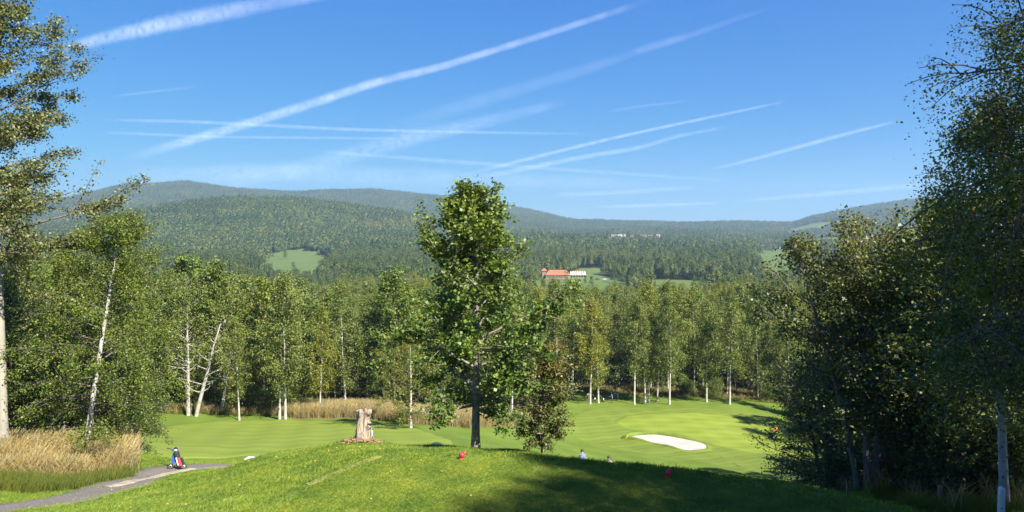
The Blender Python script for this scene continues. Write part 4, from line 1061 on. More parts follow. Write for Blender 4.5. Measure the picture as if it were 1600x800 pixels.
# --- the old stump
def stump():
    m, n, l = newmat('split_stump_wood')
    tc = N(n, 'ShaderNodeTexCoord'); mp = N(n, 'ShaderNodeMapping'); mp.inputs['Scale'].default_value = (5, 5, 1.0); l.new(tc.outputs['Object'], mp.inputs[0])
    f = noise(n, l, 3.0, 7, mp.outputs[0], 0.7)
    r = ramp(n, [(0.3, (0.051, 0.034, 0.024)), (0.45, (0.230, 0.170, 0.119)), (0.62, (0.425, 0.357, 0.281)), (0.8, (0.357, 0.238, 0.111))]); l.new(f, r.inputs[0])
    p = N(n, 'ShaderNodeBsdfPrincipled'); p.inputs['Roughness'].default_value = 0.9; l.new(r.outputs[0], p.inputs['Base Color'])
    b = N(n, 'ShaderNodeBump'); b.inputs['Strength'].default_value = 1.0; b.inputs['Distance'].default_value = 0.05; l.new(f, b.inputs['Height']); l.new(b.outputs[0], p.inputs['Normal'])
    o = N(n, 'ShaderNodeOutputMaterial'); l.new(p.outputs[0], o.inputs[0])
    g = np.random.default_rng(3)
    x0, y0, z0 = hit(567, 691, 22)
    e = empty('tree_stump', (x0, y0, z0 - 0.05)); tag(e, 'gnarled grey broken tree stump standing on the bank crest', 'stump')
    na, nh = 40, 26
    a = np.arange(na) * 2 * math.pi / na; hh = np.linspace(0, 1, nh)
    top = 1.2 + 0.05 * np.sin(a + 2.6) + 0.03 * np.sin(a * 5) + g.normal(0, 0.02, na)
    V = []
    for t in hh:
        flare = 0.235 + 0.11 * (1 - t) ** 4 + 0.03 * math.sin(t * 5) + 0.045 * max(0, t - 0.75) * 4
        rr = flare * (1 + 0.12 * np.sin(a * 3 + t * 3) + 0.09 * np.sin(a * 7 - t * 4) + 0.05 * np.sin(a * 13 + t * 9)) + g.normal(0, 0.008, na)
        rr -= 0.11 * np.exp(-((((a - 4.5 - t * 0.5) + math.pi) % (2 * math.pi) - math.pi) / 0.16) ** 2) * math.exp(-((t - 0.66) / 0.2) ** 2)
        rr -= 0.1 * np.exp(-((((a - 5.4) + math.pi) % (2 * math.pi) - math.pi) / 0.14) ** 2) * math.exp(-((t - 0.4) / 0.1) ** 2)
        V.append(np.c_[rr * np.cos(a) + 0.05 * t, rr * np.sin(a), top * t])
    for k, dz in ((0.8, 0.015), (0.45, 0.01), (0.1, -0.02)):
        V.append(np.c_[V[nh - 1][:, 0] * k + 0.02, V[nh - 1][:, 1] * k, top + dz])
    V = np.concatenate(V); nr_ = nh + 3
    i = np.arange(nr_ - 1)[:, None]; j = np.arange(na)[None]
    Q = np.stack([i * na + j, i * na + (j + 1) % na, (i + 1) * na + (j + 1) % na, (i + 1) * na + j], -1).reshape(-1, 4)
    obj('trunk', mesh_np('trunk', V, Q, None, True), m, e)
    for k, (ax, az_, L, r_) in enumerate([(0.14, 1.12, 0.24, 0.07), (0.08, 1.18, 0.2, 0.06), (-0.18, 1.2, 0.16, 0.06), (0.22, 0.8, 0.16, 0.06), (0.22, 0.62, 0.12, 0.05)]):
        t = np.linspace(0, 1, 6)[:, None]
        pts = np.array([ax, -0.12, az_]) + t * L * np.array([0.75, -0.3, 0.12 - 0.3 * (k % 2)]) + g.normal(0, 0.02, (6, 3))
        W = Wood(); W.tube(pts, r_ * (1 - t[:, 0] * .55), 7); obj('snag', W.mesh('snag'), m, e)
    # chips and litter heaped round its foot
    mb = MB()
    for k in range(260):
        an, rr = g.uniform(0, 6.28), abs(g.normal(0, 0.2)) + 0.24
        x_, y_ = rr * math.cos(an) * 1.15, rr * math.sin(an)
        zz_ = H(x0 + x_, y0 + y_) - z0 + 0.05 + max(0, 0.22 * (1.1 - rr)) * g.uniform(0.3, 1.1)
        mb.box((x_, y_, zz_), (g.uniform(.05, .16), g.uniform(.02, .05), 0.015), rz=g.uniform(0, 6.28), rx=g.uniform(-.6, .6))
    o2 = mb.build('bark_litter', plain('bark_litter', (0.27, 0.17, 0.08), 0.95, 0.4, 20), e); o2['kind'] = 'stuff'
    return x0, y0
stump()
# --- stake by the stump
x0, y0, z0 = hit(582, 693, 22)
e = empty('marker_stake', (x0, y0, z0)); tag(e, 'thin green and white stake beside the stump', 'stake')
MB().tube([(0, 0, -0.1), (0, 0, 0.28)], 0.012).build('lower_pole', M['greenp'], e)
MB().tube([(0, 0, 0.28), (0, 0, 0.48)], 0.013).build('white_band', M['white'], e)
MB().tube([(0, 0, 0.48), (0, 0, 0.6), (0, 0, 0.61)], [0.012, 0.012, 0.003]).build('tip', M['greenp'], e)
# --- red tee markers
def tee_marker(px, py, label, rz):
    x0, y0, z0 = hit(px, py, 10)
    e = empty('tee_marker', (x0, y0, z0 + 0.005), rz); tag(e, label, 'tee marker', 'red tee markers')
    MB().lathe([(0.001, 0), (0.045, 0.0), (0.05, 0.03), (0.04, 0.07), (0.03, 0.09)], 12).build('foot', M['red'], e, True)
    Mx = Matrix.Translation((0, 0, 0.075)) @ Matrix.Rotation(R(28), 4, 'Y')
    MB().lathe([(0.001, 0), (0.055, 0.005), (0.075, 0.05), (0.068, 0.1), (0.03, 0.12), (0.001, 0.122)], 14, Mx).build('body', M['red'], e, True)
    Mx = Matrix.Translation((0.075, 0, 0.165)) @ Matrix.Rotation(R(60), 4, 'Y')
    MB().lathe([(0.001, -0.03), (0.04, -0.025), (0.05, 0.02), (0.035, 0.055), (0.001, 0.06)], 12, Mx).build('head', M['red'], e, True)
tee_marker(720, 719, 'bright red tee marker in the sun near the lone maple', 0.2)
tee_marker(1042, 748, 'dark red tee marker in the shade on the right half of the tee', 0.4)

# --- golf trolley and bag on the path
x0, y0, z0 = hit(279, 733, 25)
z0 += 0.03
GS = y0 / 38.0 * 1.0
e = empty('golf_trolley', (x0, y0, z0), 0.0, GS); tag(e, 'two-wheeled black golf trolley parked on the gravel path', 'golf trolley')
def wheel(parent, x, y, r_, name='wheel'):
    Mx = Matrix.Translation((x, y, r_)) @ Matrix.Rotation(R(90), 4, 'X') @ Matrix.Rotation(R(20), 4, 'Y')
    w_ = MB().lathe([(r_ * .25, -0.02), (r_ * .72, -0.012), (r_ * .72, 0.012), (r_ * .25, 0.02)], 18, Mx).build(name, M['metal'], parent, True)
    MB().lathe([(r_ * .7, -0.025), (r_ * .95, -0.028), (r_, 0), (r_ * .95, 0.028), (r_ * .7, 0.025), (r_ * .7, -0.025)], 22, Mx).build('tyre', M['rubber'], w_, True)
wheel(e, -0.34, -0.16, 0.15); wheel(e, 0.36, -0.2, 0.15); wheel(e, -0.05, 0.3, 0.11)
MB().tube([(-0.34, -0.16, 0.15), (-0.05, -0.05, 0.2), (0.36, -0.2, 0.15)], 0.018).build('axle', M['black'], e)
MB().tube([(0.05, 0, 0.14), (-0.06, 0, 0.5), (-0.2, 0, 0.85), (-0.3, 0, 0.98), (-0.48, 0, 1.03)], 0.02).build('main_tube', M['black'], e)
MB().tube([(-0.42, 0, 1.02), (-0.58, 0, 1.05)], 0.028).build('handle', M['rubber'], e)
MB().tube([(-0.05, 0.3, 0.11), (0.0, 0.05, 0.2)], 0.016).build('front_strut', M['black'], e)
b = empty('golf_bag', (x0, y0, z0), 0.0, GS); tag(b, 'golf bag with blue towel and red side pocket strapped on the trolley', 'golf bag')
Mb = Matrix.Translation((0.14, -0.12, 0.1)) @ Matrix.Rotation(R(-15), 4, 'Y')
MB().lathe([(0.001, 0), (0.13, 0), (0.15, 0.05), (0.145, 0.5), (0.155, 0.78), (0.16, 0.8), (0.12, 0.8), (0.1, 0.76)], 18, Mb).build('body', M['black'], b, True)
for dx, dy, dz, m_, nm, sx, sz in ((0.1, -0.14, 0.3, 'redf', 'side_pocket', 0.17, 0.44), (0.19, 0.0, 0.25, 'black', 'rear_pocket', 0.16, 0.42), (0.02, -0.165, 0.36, 'white', 'front_panel', 0.055, 0.4)):
    c = Mb @ Vector((dx, dy, dz))
    o = MB().box((0, 0, 0), (sx, 0.1, sz), taper=0.85).build(nm, M[m_], b); o.matrix_local = Matrix.Translation(c) @ Matrix.Rotation(R(-15), 4, 'Y')
    bv = o.modifiers.new('bevel', 'BEVEL'); bv.width = 0.03; bv.segments = 3
t = MB()
for k in range(5):
    t.box((-0.155 - 0.01 * k, -0.2 + 0.012 * (k % 2), 0.72 - 0.09 * k), (0.15 + 0.015 * (k % 2), 0.03, 0.1), rz=0.1 * (k % 2))
t.build('towel', M['blue'], b)
for k, (dx, dy, h_, m_) in enumerate(((-0.07, -0.05, 0.2, 'blue'), (0.0, 0.06, 0.24, 'black'), (0.07, -0.04, 0.19, 'black'), (0.04, -0.08, 0.15, 'white'), (-0.02, 0.0, 0.22, 'black'), (0.09, 0.05, 0.16, 'metal'))):
    p0 = Mb @ Vector((dx, dy, 0.74)); p1 = Mb @ Vector((dx * 1.2, dy * 1.2, 0.78 + h_))
    c_ = MB().tube([p0, p1], 0.008).build('club', M['metal'], b)
    MB().tube([p1 - Vector((0.05, 0, 0.02)), p1, p1 + Vector((0.06, -0.02, 0.02)), p1 + Vector((0.09, -0.02, 0.0))], [0.02, 0.035, 0.04, 0.015]).build('club_head', M[m_], c_)

# --- posts, bench, flag, umbrella
def post(name, px, py, d, w_, h_, m_, label, slant=0.03):
    x_, y_ = (px - 800) / F * d, d
    e = empty(name, (x_, y_, H(x_, y_) - 0.05)); tag(e, label, 'post')
    MB().box((0, 0, h_ / 2), (w_, w_ * .8, h_), taper=0.96).build('shaft', m_, e)
    mb = MB(); hw = w_ * .48
    mb.add([(-hw, -hw * .8, h_), (hw, -hw * .8, h_), (hw, hw * .8, h_), (-hw, hw * .8, h_), (-hw * .6, 0, h_ + slant * 2), (hw * .6, 0, h_ + slant)], [(0, 1, 5, 4), (1, 2, 5), (2, 3, 4, 5), (3, 0, 4)])
    mb.build('cap', m_, e)
post('marker_post', 1576, 797, 16.6, 0.12, 0.75, M['white'], 'pale painted post beside the white birch trunk')
post('wooden_post', 1332, 770, 24.5, 0.1, 0.5, M['wood'], 'short pale wooden post left of the several-stemmed tree')
post('wooden_post', 1478, 797, 18.2, 0.09, 0.6, M['wood'], 'short wooden post in the weeds left of the white birch')
x0, y0 = at(395, 720, 33.5)[:2]
e = empty('bench', (x0, y0, H(x0, y0)), -0.15); tag(e, 'low white bench just behind the grass bank near the path end', 'bench')
zt = at(395, 718, 33.5)[2] - H(x0, y0)
zt = max(0.25, min(0.6, zt))
for k in range(3): MB().box((0.0, -0.14 + 0.14 * k, zt), (0.62, 0.11, 0.03)).build('slat', M['white'], e)
for sx in (-1, 1): MB().box((0.27 * sx, 0, zt / 2 - 0.01), (0.04, 0.34, zt - 0.02)).build('leg', M['white'], e)
x0, y0, z0 = hit(1209, 692, 60)
e = empty('flagstick', (x0, y0, z0 + 0.08)); tag(e, 'thin flagstick with orange red flag on the far green', 'flag')
for k, (a_, b_, c_) in enumerate(((0, 0.55, 'card'), (0.55, 1.0, 'white'), (1.0, 1.45, 'redf'), (1.45, 2.2, 'card'))):
    MB().tube([(0, 0, a_), (0, 0, b_)], 0.022).build('pole_section', M[c_], e)
nn = 9; V = []
for i in range(nn):
    for j in range(4): V.append((0.02 + 0.5 * i / (nn - 1), 0.05 * math.sin(i * 0.9) * i / nn, 2.15 - 0.38 * j / 3 - 0.06 * i / nn))
MB().add(V, [(i * 4 + j, (i + 1) * 4 + j, (i + 1) * 4 + j + 1, i * 4 + j + 1) for i in range(nn - 1) for j in range(3)]).build('flag_cloth', M['orange'], e, True)
x0, y0, z0 = hit(979, 687, 60)
e = empty('marker_stake', (x0, y0, z0 + 0.05)); tag(e, 'short slanting yellow stake at the left tip of the bunker', 'stake')
MB().tube([(-0.12, 0, 0), (0.1, 0, 0.5)], 0.05).build('shaft', M['yellow'], e); MB().tube([(0.1, 0, 0.5), (0.13, 0, 0.56)], [0.055, 0.02]).build('cap', M['yellow'], e)
# umbrella standing in the dip behind the crest
p = at(682, 690.5, 50); gz = H(p[0], p[1]); uh = p[2] - gz
e = empty('umbrella', (p[0], p[1], gz)); tag(e, 'dark green open umbrella whose dome rises above the tee crest', 'umbrella')
Rr = 0.47; hd = 0.24
mb = MB(); V = []; nu = 16
for i in range(7):
    t = i / 6
    for k in range(nu):
        q = 2 * math.pi * k / nu; sc_ = 1 - 0.05 * (k % 2) * t
        V.append((Rr * math.sin(t * 1.25) / math.sin(1.25) * math.cos(q) * sc_, Rr * math.sin(t * 1.25) / math.sin(1.25) * math.sin(q) * sc_, uh - hd * (1 - math.cos(t * 1.25)) / (1 - math.cos(1.25)) - 0.04))
mb.add(V, [(i * nu + k, (i + 1) * nu + k, (i + 1) * nu + (k + 1) % nu, i * nu + (k + 1) % nu) for i in range(6) for k in range(nu)])
mb.build('canopy', M['umb'], e, True)
MB().tube([(0, 0, -0.1), (0, 0, uh - 0.05)], 0.012).build('pole', M['metal'], e)
MB().tube([(0, 0, uh - 0.06), (0, 0, uh + 0.03)], [0.015, 0.006]).build('finial', M['metal'], e)
for k in range(8):
    q = 2 * math.pi * k / 8
    MB().tube([(0, 0, uh - 0.07), (Rr * .6 * math.cos(q), Rr * .6 * math.sin(q), uh - 0.12), (Rr * .96 * math.cos(q), Rr * .96 * math.sin(q), uh - hd - 0.035)], 0.005, 5).build('rib', M['metal'], e)

# --- people
def person(name, loc, rz, ht, shirt, pants, label, bend=0.0, arms=(20, 20), hair='hair', cap=None, group=None, turn=0.0):
    s_ = ht / 1.75
    J = {'pelvis': (0, 0, .96), 'belly': (0, 0, 1.12), 'chest': (0, .01, 1.32), 'neck': (0, 0, 1.47), 'jaw': (0, .02, 1.55), 'head': (0, .015, 1.65)}
    Rd = {'pelvis': (.165, .12), 'belly': (.15, .105), 'chest': (.175, .12), 'neck': (.058, .058), 'jaw': (.07, .082), 'head': (.082, .098)}
    ed = [('pelvis', 'belly'), ('belly', 'chest'), ('chest', 'neck'), ('neck', 'jaw'), ('jaw', 'head')]
    for s, nm, aa in ((-1, 'l', arms[0]), (1, 'r', arms[1])):
        c, d_ = math.cos(R(aa)), math.sin(R(aa))
        J['sh' + nm] = (.18 * s, 0, 1.41); J['el' + nm] = (.23 * s, .28 * d_ - .02, 1.41 - .28 * c); J['wr' + nm] = (.23 * s, .28 * d_ + .25 * math.sin(R(aa * 1.6)), 1.41 - .28 * c - .25 * math.cos(R(aa * 1.6)))
        J['hip' + nm] = (.095 * s, 0, .88); J['kn' + nm] = (.11 * s, .02, .49); J['an' + nm] = (.115 * s, -.02, .09); J['to' + nm] = (.13 * s, .16, .04)
        Rd.update({'sh' + nm: (.065, .065), 'el' + nm: (.045, .045), 'wr' + nm: (.03, .035), 'hip' + nm: (.1, .1), 'kn' + nm: (.062, .062), 'an' + nm: (.045, .05), 'to' + nm: (.045, .03)})
        ed += [('chest', 'sh' + nm), ('sh' + nm, 'el' + nm), ('el' + nm, 'wr' + nm), ('pelvis', 'hip' + nm), ('hip' + nm, 'kn' + nm), ('kn' + nm, 'an' + nm), ('an' + nm, 'to' + nm)]
    ks = list(J); me = bpy.data.meshes.new('body_skeleton'); me.from_pydata([J[k] for k in ks], [(ks.index(a), ks.index(b_)) for a, b_ in ed], [])
    bm = bmesh.new(); bm.from_mesh(me); lay = bm.verts.layers.skin.verify(); bm.verts.ensure_lookup_table()
    for i, k in enumerate(ks): bm.verts[i][lay].radius = Rd[k]; bm.verts[i][lay].use_root = (k == 'pelvis')
    bm.to_mesh(me); bm.free()
    tmp = bpy.data.objects.new('body_skeleton', me); C.objects.link(tmp)
    tmp.modifiers.new('skin', 'SKIN').use_smooth_shade = True
    sb = tmp.modifiers.new('sub', 'SUBSURF'); sb.levels = 1; sb.render_levels = 1
    dg = bpy.context.evaluated_depsgraph_get(); body = bpy.data.meshes.new_from_object(tmp.evaluated_get(dg))
    bpy.data.objects.remove(tmp)
    bm = bmesh.new(); bm.from_mesh(body)
    mb = MB()
    for s, nm in ((-1, 'l'), (1, 'r')):
        wr, el = Vector(J['wr' + nm]), Vector(J['el' + nm]); dv = (wr - el).normalized(); a_ = Vector((0, 1, 0)); a_ = (a_ - dv * a_.dot(dv)).normalized(); b_ = dv.cross(a_)
        mb.tube([wr - dv * .02, wr + dv * .04, wr + dv * .09], [.03, .036, .03], 8)
        for q, (off, L) in enumerate(((-.024, .06), (-.008, .075), (.008, .072), (.023, .055))):
            p0 = wr + dv * .08 + a_ * off; mb.tube([p0, p0 + dv * L * .55, p0 + dv * L - b_ * s * .02], [.0085, .008, .006], 6)
        p0 = wr + dv * .03 + a_ * .03; mb.tube([p0, p0 + (dv * .5 + a_ * .7) * .045, p0 + (dv * .9 + a_ * .5) * .07], [.011, .01, .007], 6)
    mb.tube([(0, .1, 1.64), (0, .125, 1.615), (0, .1, 1.6)], [.008, .014, .006], 6)                      # nose
    for s in (-1, 1): mb.tube([(.082 * s, .0, 1.6), (.092 * s, -.01, 1.635), (.085 * s, 0, 1.665)], [.008, .014, .008], 6)   # ears
    n0 = len(bm.verts); vs = [bm.verts.new(v) for v in mb.V]
    for f in mb.F: bm.faces.new([vs[i] for i in f])
    for f in bm.faces:
        c = f.calc_center_median()
        arm = abs(c.x) > .19 and c.z > .5 and c.z < 1.3
        hand = False
        if arm:
            for nm in 'lr':
                if (c - Vector(J['wr' + nm])).length < .17 or (c - Vector(J['el' + nm])).length < .1: hand = True
        f.material_index = 0 if (c.z > 1.475 or hand) else (1 if (c.z > .93 or arm) else (3 if c.z < .1 else 2)); f.smooth = True
    def pose(v):
        if v.z > .9 and bend:
            k = min(1, max(0, (v.z - .9) / .35)); p_ = Vector((0, 0, .95)); return Matrix.Rotation(-R(bend) * k, 3, 'X') @ (v - p_) + p_
        return v
    for v in bm.verts: v.co = pose(v.co)
    body.materials.clear()
    for m_ in (M['skin'], shirt, pants, M['rubber']): body.materials.append(m_)
    bm.to_mesh(body); bm.free()
    e = empty(name, loc, rz, s_); tag(e, label, 'person', group)
    obj('body', body, None, e)
    hm = MB(); pr = [(0.001, 0.118)] + [(0.104 * math.sin(t), 0.118 * math.cos(t)) for t in np.linspace(0.25, 1.75, 8)]
    hm.lathe(pr, 16); hm.V = [tuple(pose(Vector((v[0], v[1] * 1.12 - 0.005, v[2] + 1.66)))) for v in hm.V]
    hm.build('hair', M[hair], e, True)
    if cap:
        cm = MB(); cm.lathe([(0.001, 0.13)] + [(0.112 * math.sin(t), 0.13 * math.cos(t)) for t in np.linspace(0.25, 1.45, 7)], 16)
        cm.V = [tuple(pose(Vector((v[0], v[1] * 1.12, v[2] + 1.66)))) for v in cm.V]
        bm_ = [(-.08, .1, 1.675), (.08, .1, 1.675), (.06, .2, 1.66), (-.06, .2, 1.66), (-.08, .1, 1.685), (.08, .1, 1.685), (.06, .2, 1.67), (-.06, .2, 1.67)]
        cm.add([tuple(pose(Vector(v))) for v in bm_], [(3, 2, 1, 0), (4, 5, 6, 7), (0, 1, 5, 4), (1, 2, 6, 5), (2, 3, 7, 6), (3, 0, 4, 7)])
        cm.build('cap', cap, e, True)
    return e
def stand(px, pytop, d, ht):
    """stand a person of about height ht on the ground at depth d"""
    x_ = (px - 800) / F * d
    return (x_, d, H(x_, d) - 0.01)
p = stand(912, 703, 50, 1.75); hh = at(912, 703, 50)[2] - p[2]
person('person', p, 0.3, min(1.95, max(1.5, hh)), M['shirtb'], M['pants'], 'person in a blue shirt with a bag walking down below the tee crest', bend=8, arms=(25, 10))
b = empty('shoulder_bag', (p[0] - 0.27, p[1] - 0.12, p[2] + hh * 0.5)); tag(b, 'dark shoulder bag carried by the person in the blue shirt', 'bag')
o = MB().box((0, 0, 0.16), (0.24, 0.18, 0.42), taper=0.8).build('pouch', M['black'], b); bv = o.modifiers.new('bevel', 'BEVEL'); bv.width = 0.05; bv.segments = 3
MB().tube([(-0.05, 0, 0.36), (0.02, 0.0, 0.5), (0.15, 0.05, 0.55), (0.2, 0.1, 0.45)], 0.015).build('strap', M['black'], b)
MB().box((-0.11, -0.06, 0.14), (0.05, 0.06, 0.2)).build('side_panel', M['white'], b)
p = stand(953, 712.5, 50, 1.6); hh = at(953, 712.5, 50)[2] - p[2]
person('person', p, -0.5, min(1.85, max(1.2, hh)), M['shirtw'], M['pants'], 'brown-haired person in white, only head and shoulders above the tee crest', hair='hair')
p = stand(921, 605, 127.5, 1.7); person('person', p, 2.6, 1.72, M['shirtw'], M['pantsb'], 'person in a white shirt under the leftmost birches by the far green', arms=(30, 40))
p = stand(958, 605, 127, 1.7); person('person', p, 1.2, 1.75, M['shirtb'], M['pants'], 'person in blue standing at the birches beside the white-capped one', arms=(50, 30), bend=12)
p = stand(966, 600, 129, 1.8); person('person', p, 2.2, 1.8, M['cloth_dark'], M['pants'], 'person with a white cap under the birches by the far green', arms=(70, 60), bend=10, cap=M['shirtw'])
def small_trolley(px, d, rz, lb):
    x_ = (px - 800) / F * d; e = empty('golf_trolley', (x_, d, H(x_, d)), rz); tag(e, lb, 'golf trolley', 'golf trolleys under the birches')
    wheel(e, -0.3, 0.0, 0.16); wheel(e, 0.3, 0.0, 0.16)
    MB().tube([(0, 0, 0.15), (0.05, 0.2, 0.6), (0.05, 0.4, 1.05)], 0.02).build('handle', M['black'], e)
    Mx = Matrix.Translation((0, 0, 0.16)) @ Matrix.Rotation(R(-24), 4, 'X')
    MB().lathe([(0.001, 0), (0.13, 0), (0.16, 0.3), (0.16, 0.82), (0.1, 0.8)], 14, Mx).build('bag', M['black'], e, True)
    o = MB().box((0, -0.14, 0.5), (0.16, 0.1, 0.3)).build('pocket', M['white'], e)
    for k in range(4): MB().tube([Mx @ Vector((0.05 * (k - 1.5), 0, 0.7)), Mx @ Vector((0.07 * (k - 1.5), 0, 1.0)), Mx @ Vector((0.07 * (k - 1.5), 0.06, 1.03))], [0.01, 0.012, 0.03], 6).build('club', M['metal'], e)
small_trolley(930, 128, 0.5, 'dark golf trolley leaning beside the white-shirted person')
small_trolley(943, 127, 1.8, 'dark golf trolley with white pocket between the groups under the birches')

# --- clubhouse in the valley
def hiproof(mb, x0, x1, y0, y1, z0, z1, inset, over=0.5):
    x0 -= over; x1 += over; y0 -= over; y1 += over; ym = (y0 + y1) / 2
    mb.add([(x0, y0, z0), (x1, y0, z0), (x1, y1, z0), (x0, y1, z0), (x0 + inset, ym, z1), (x1 - inset, ym, z1), (x0, y0, z0 - .25), (x1, y0, z0 - .25), (x1, y1, z0 - .25), (x0, y1, z0 - .25)],
           [(0, 1, 5, 4), (1, 2, 5), (2, 3, 4, 5), (3, 0, 4), (6, 7, 1, 0), (7, 8, 2, 1), (8, 9, 3, 2), (9, 6, 0, 3), (9, 8, 7, 6)])
CHD = 705.0
cx, cy = (848 - 800) / F * CHD, CHD
cz = H(cx + 20, cy)
e = empty('clubhouse', (cx, cy, cz)); tag(e, 'long clubhouse with orange tiled roof in the valley', 'building')
MB().box((14.2, 6, 1.6), (22.5, 11, 4.2)).build('wall', M['cream'], e)
mb = MB(); hiproof(mb, 3, 25.5, 0.5, 11.5, 3.55, 7.9, 4); rf = mb.build('roof', M['tile'], e)
MB().box((33.5, 6.6, 1.4), (16, 9, 3.8)).build('wing_wall', M['cream'], e)
mb = MB(); hiproof(mb, 25.5, 41.5, 2.1, 11.1, 3.1, 7.0, 3); rf2 = mb.build('wing_roof', M['tile'], e)
for k in range(7):
    o = MB().box((0, 0, 0), (1.1, 4.4, 0.14)).build('roof_panel', M['white'], rf2); o.location = (26.6 + 2.2 * k, 3.55, 4.85); o.rotation_euler = (math.atan2(3.9, 5.0), 0, 0)
for k in range(9):
    w_ = MB().box((4.6 + 2.3 * k, 0.42, 1.9), (1.5, 0.12, 1.9)).build('window', M['glass'], e)
    MB().box((4.6 + 2.3 * k, 0.34, 1.9), (0.1, 0.08, 1.9)).build('frame', M['white'], w_)
for k in range(6): MB().box((27.2 + 2.5 * k, 2.02, 1.9), (1.6, 0.12, 1.5)).build('window', M['glass'], e)
MB().box((1.8, 9.5, 3.4), (4, 4, 7.0)).build('tower', M['cream'], e)
mb = MB(); hiproof(mb, -0.2, 3.8, 7.5, 11.5, 6.9, 9.2, 1.9, 0.7); mb.build('tower_roof', M['tile'], e)
def car(px, d, m_, lb):
    x_ = (px - 800) / F * d; e = empty('parked_car', (x_, d, H(x_, d)), 0.1); tag(e, lb, 'car', 'cars parked beside the clubhouse')
    mb = MB(); pr = [(-2.1, .35), (2.1, .35), (2.15, .7), (1.3, .92), (-2.05, .95)]
    mb.add([(a_, -.85, b_) for a_, b_ in pr] + [(a_, .85, b_) for a_, b_ in pr], [(4, 3, 2, 1, 0), (5, 6, 7, 8, 9)] + [(i, (i + 1) % 5, 5 + (i + 1) % 5, 5 + i) for i in range(5)]); mb.build('body', m_, e)
    mb = MB(); pr = [(-1.9, .95), (1.1, .93), (.5, 1.42), (-1.5, 1.45)]
    mb.add([(a_, -.74, b_) for a_, b_ in pr] + [(a_, .74, b_) for a_, b_ in pr], [(3, 2, 1, 0), (4, 5, 6, 7)] + [(i, (i + 1) % 4, 4 + (i + 1) % 4, 4 + i) for i in range(4)]); mb.build('cabin', M['glass'], e)
    for wx in (-1.3, 1.35):
        for wy in (-.8, .8):
            MB().lathe([(.001, -.1), (.33, -.1), (.33, .1), (.001, .1)], 14, Matrix.Translation((wx, wy, .33)) @ Matrix.Rotation(R(90), 4, 'X')).build('wheel', M['rubber'], e)
car(934, 690, M['card'], 'dark parked car, leftmost beside the clubhouse'); car(945, 693, M['carw'], 'white parked car between two dark ones by the clubhouse'); car(957, 690, M['card'], 'dark parked car, rightmost beside the clubhouse')
# --- village houses far off
def house(px, d, w_, dp, h_, roofh, roofm, lb, rz=0.0):
    x_ = (px - 800) / F * d; e = empty('house', (x_, d, H(x_, d) - 0.5), rz); tag(e, lb, 'house', 'houses of the far village')
    MB().box((0, 0, h_ / 2), (w_, dp, h_)).build('wall', M['wallw'], e)
    mb = MB(); a_, b_ = w_ / 2 + .5, dp / 2 + .6
    mb.add([(-a_, -b_, h_), (a_, -b_, h_), (a_, b_, h_), (-a_, b_, h_), (-a_, 0, h_ + roofh), (a_, 0, h_ + roofh)], [(0, 1, 5, 4), (2, 3, 4, 5), (1, 2, 5), (3, 0, 4), (3, 2, 1, 0)])
    r_ = mb.build('roof', roofm, e); MB().box((w_ * .2, 0.5, h_ + roofh), (1.2, 1.2, 2.4)).build('chimney', M['redroof'], r_)
    for k in range(max(2, int(w_ / 5))): MB().box((-w_ / 2 + 2.5 + 5 * k, -dp / 2 - .03, h_ * .55), (1.6, .12, 2.0)).build('window', M['glass'], e)
for q in [(959, 2290, 26, 14, 9, 8, 'redroof', 'large white house with long red roof at the left of the far village', 0.2), (969, 2285, 18, 12, 10, 5, 'wallw', 'white house joined beside the large red-roofed one in the far village', -0.3), (975, 2300, 12, 10, 14, 4, 'redroof', 'tall white house right of the large red-roofed one', 0.5),
          (987, 2310, 11, 9, 6, 4, 'redroof', 'small lone white house in the middle of the far village', 0.1), (1002, 2330, 16, 10, 7, 5, 'redroof', 'white house fourth from the right in the far village', 0.4), (1009, 2320, 13, 10, 7, 5, 'redroof', 'white house third from the right in the far village', -0.2),
          (1016, 2340, 18, 10, 7, 5, 'redroof', 'white house second from the right in the far village', 0.0), (1028, 2340, 20, 12, 11, 7, 'redroof', 'tall red-roofed house at the right end of the far village', 0.3)]:
    house(q[0], q[1], q[2] * 0.7, q[3] * 0.7, q[4] * 0.5, q[5] * 0.65, M[q[6]], q[7], q[8])
house(912, 2050, 7, 7, 16, 3, M['redroof'], 'slim white tower left of the far village')
house(1342, 1500, 20, 11, 6, 5, M['tile'], 'orange-roofed house above the yellowing tree at the right', 0.2)
house(624, 560, 16, 9, 5, 4, M['redroof'], 'pale house half hidden by trees left of the lone maple', 0.3)
# trees standing in the valley clearings
for k, (px_, d, s, kd) in enumerate([(886, 520, 0.85, 1), (893, 500, 0.7, 1), (925, 560, 0.7, 0), (866, 430, 0.7, 0), (1004, 540, 0.8, 0), (1010, 600, 0.9, 0), (1085, 560, 0.8, 0), (1100, 590, 0.9, 0), (1095, 540, 0.7, 0), (445, 1150, 1.1, 0), (458, 800, 0.75, 0), (505, 830, 0.8, 0), (915, 640, 0.5, 0), (960, 660, 0.8, 0), (975, 640, 0.9, 0)]):
    pr = MID_P[0] if kd else MID_R[k % 3]; x_ = (px_ - 800) / F * d
    where = 'clearing in front of the clubhouse' if 840 < px_ < 990 else ('green field right of the clubhouse' if px_ > 990 else 'green field below the wooded hill')
    plant(pr, (x_, d, H(x_, d) - 0.2), k, s, ('dark conifer' if kd else 'rounded tree') + ' standing in the ' + where, group='trees in the ' + where)

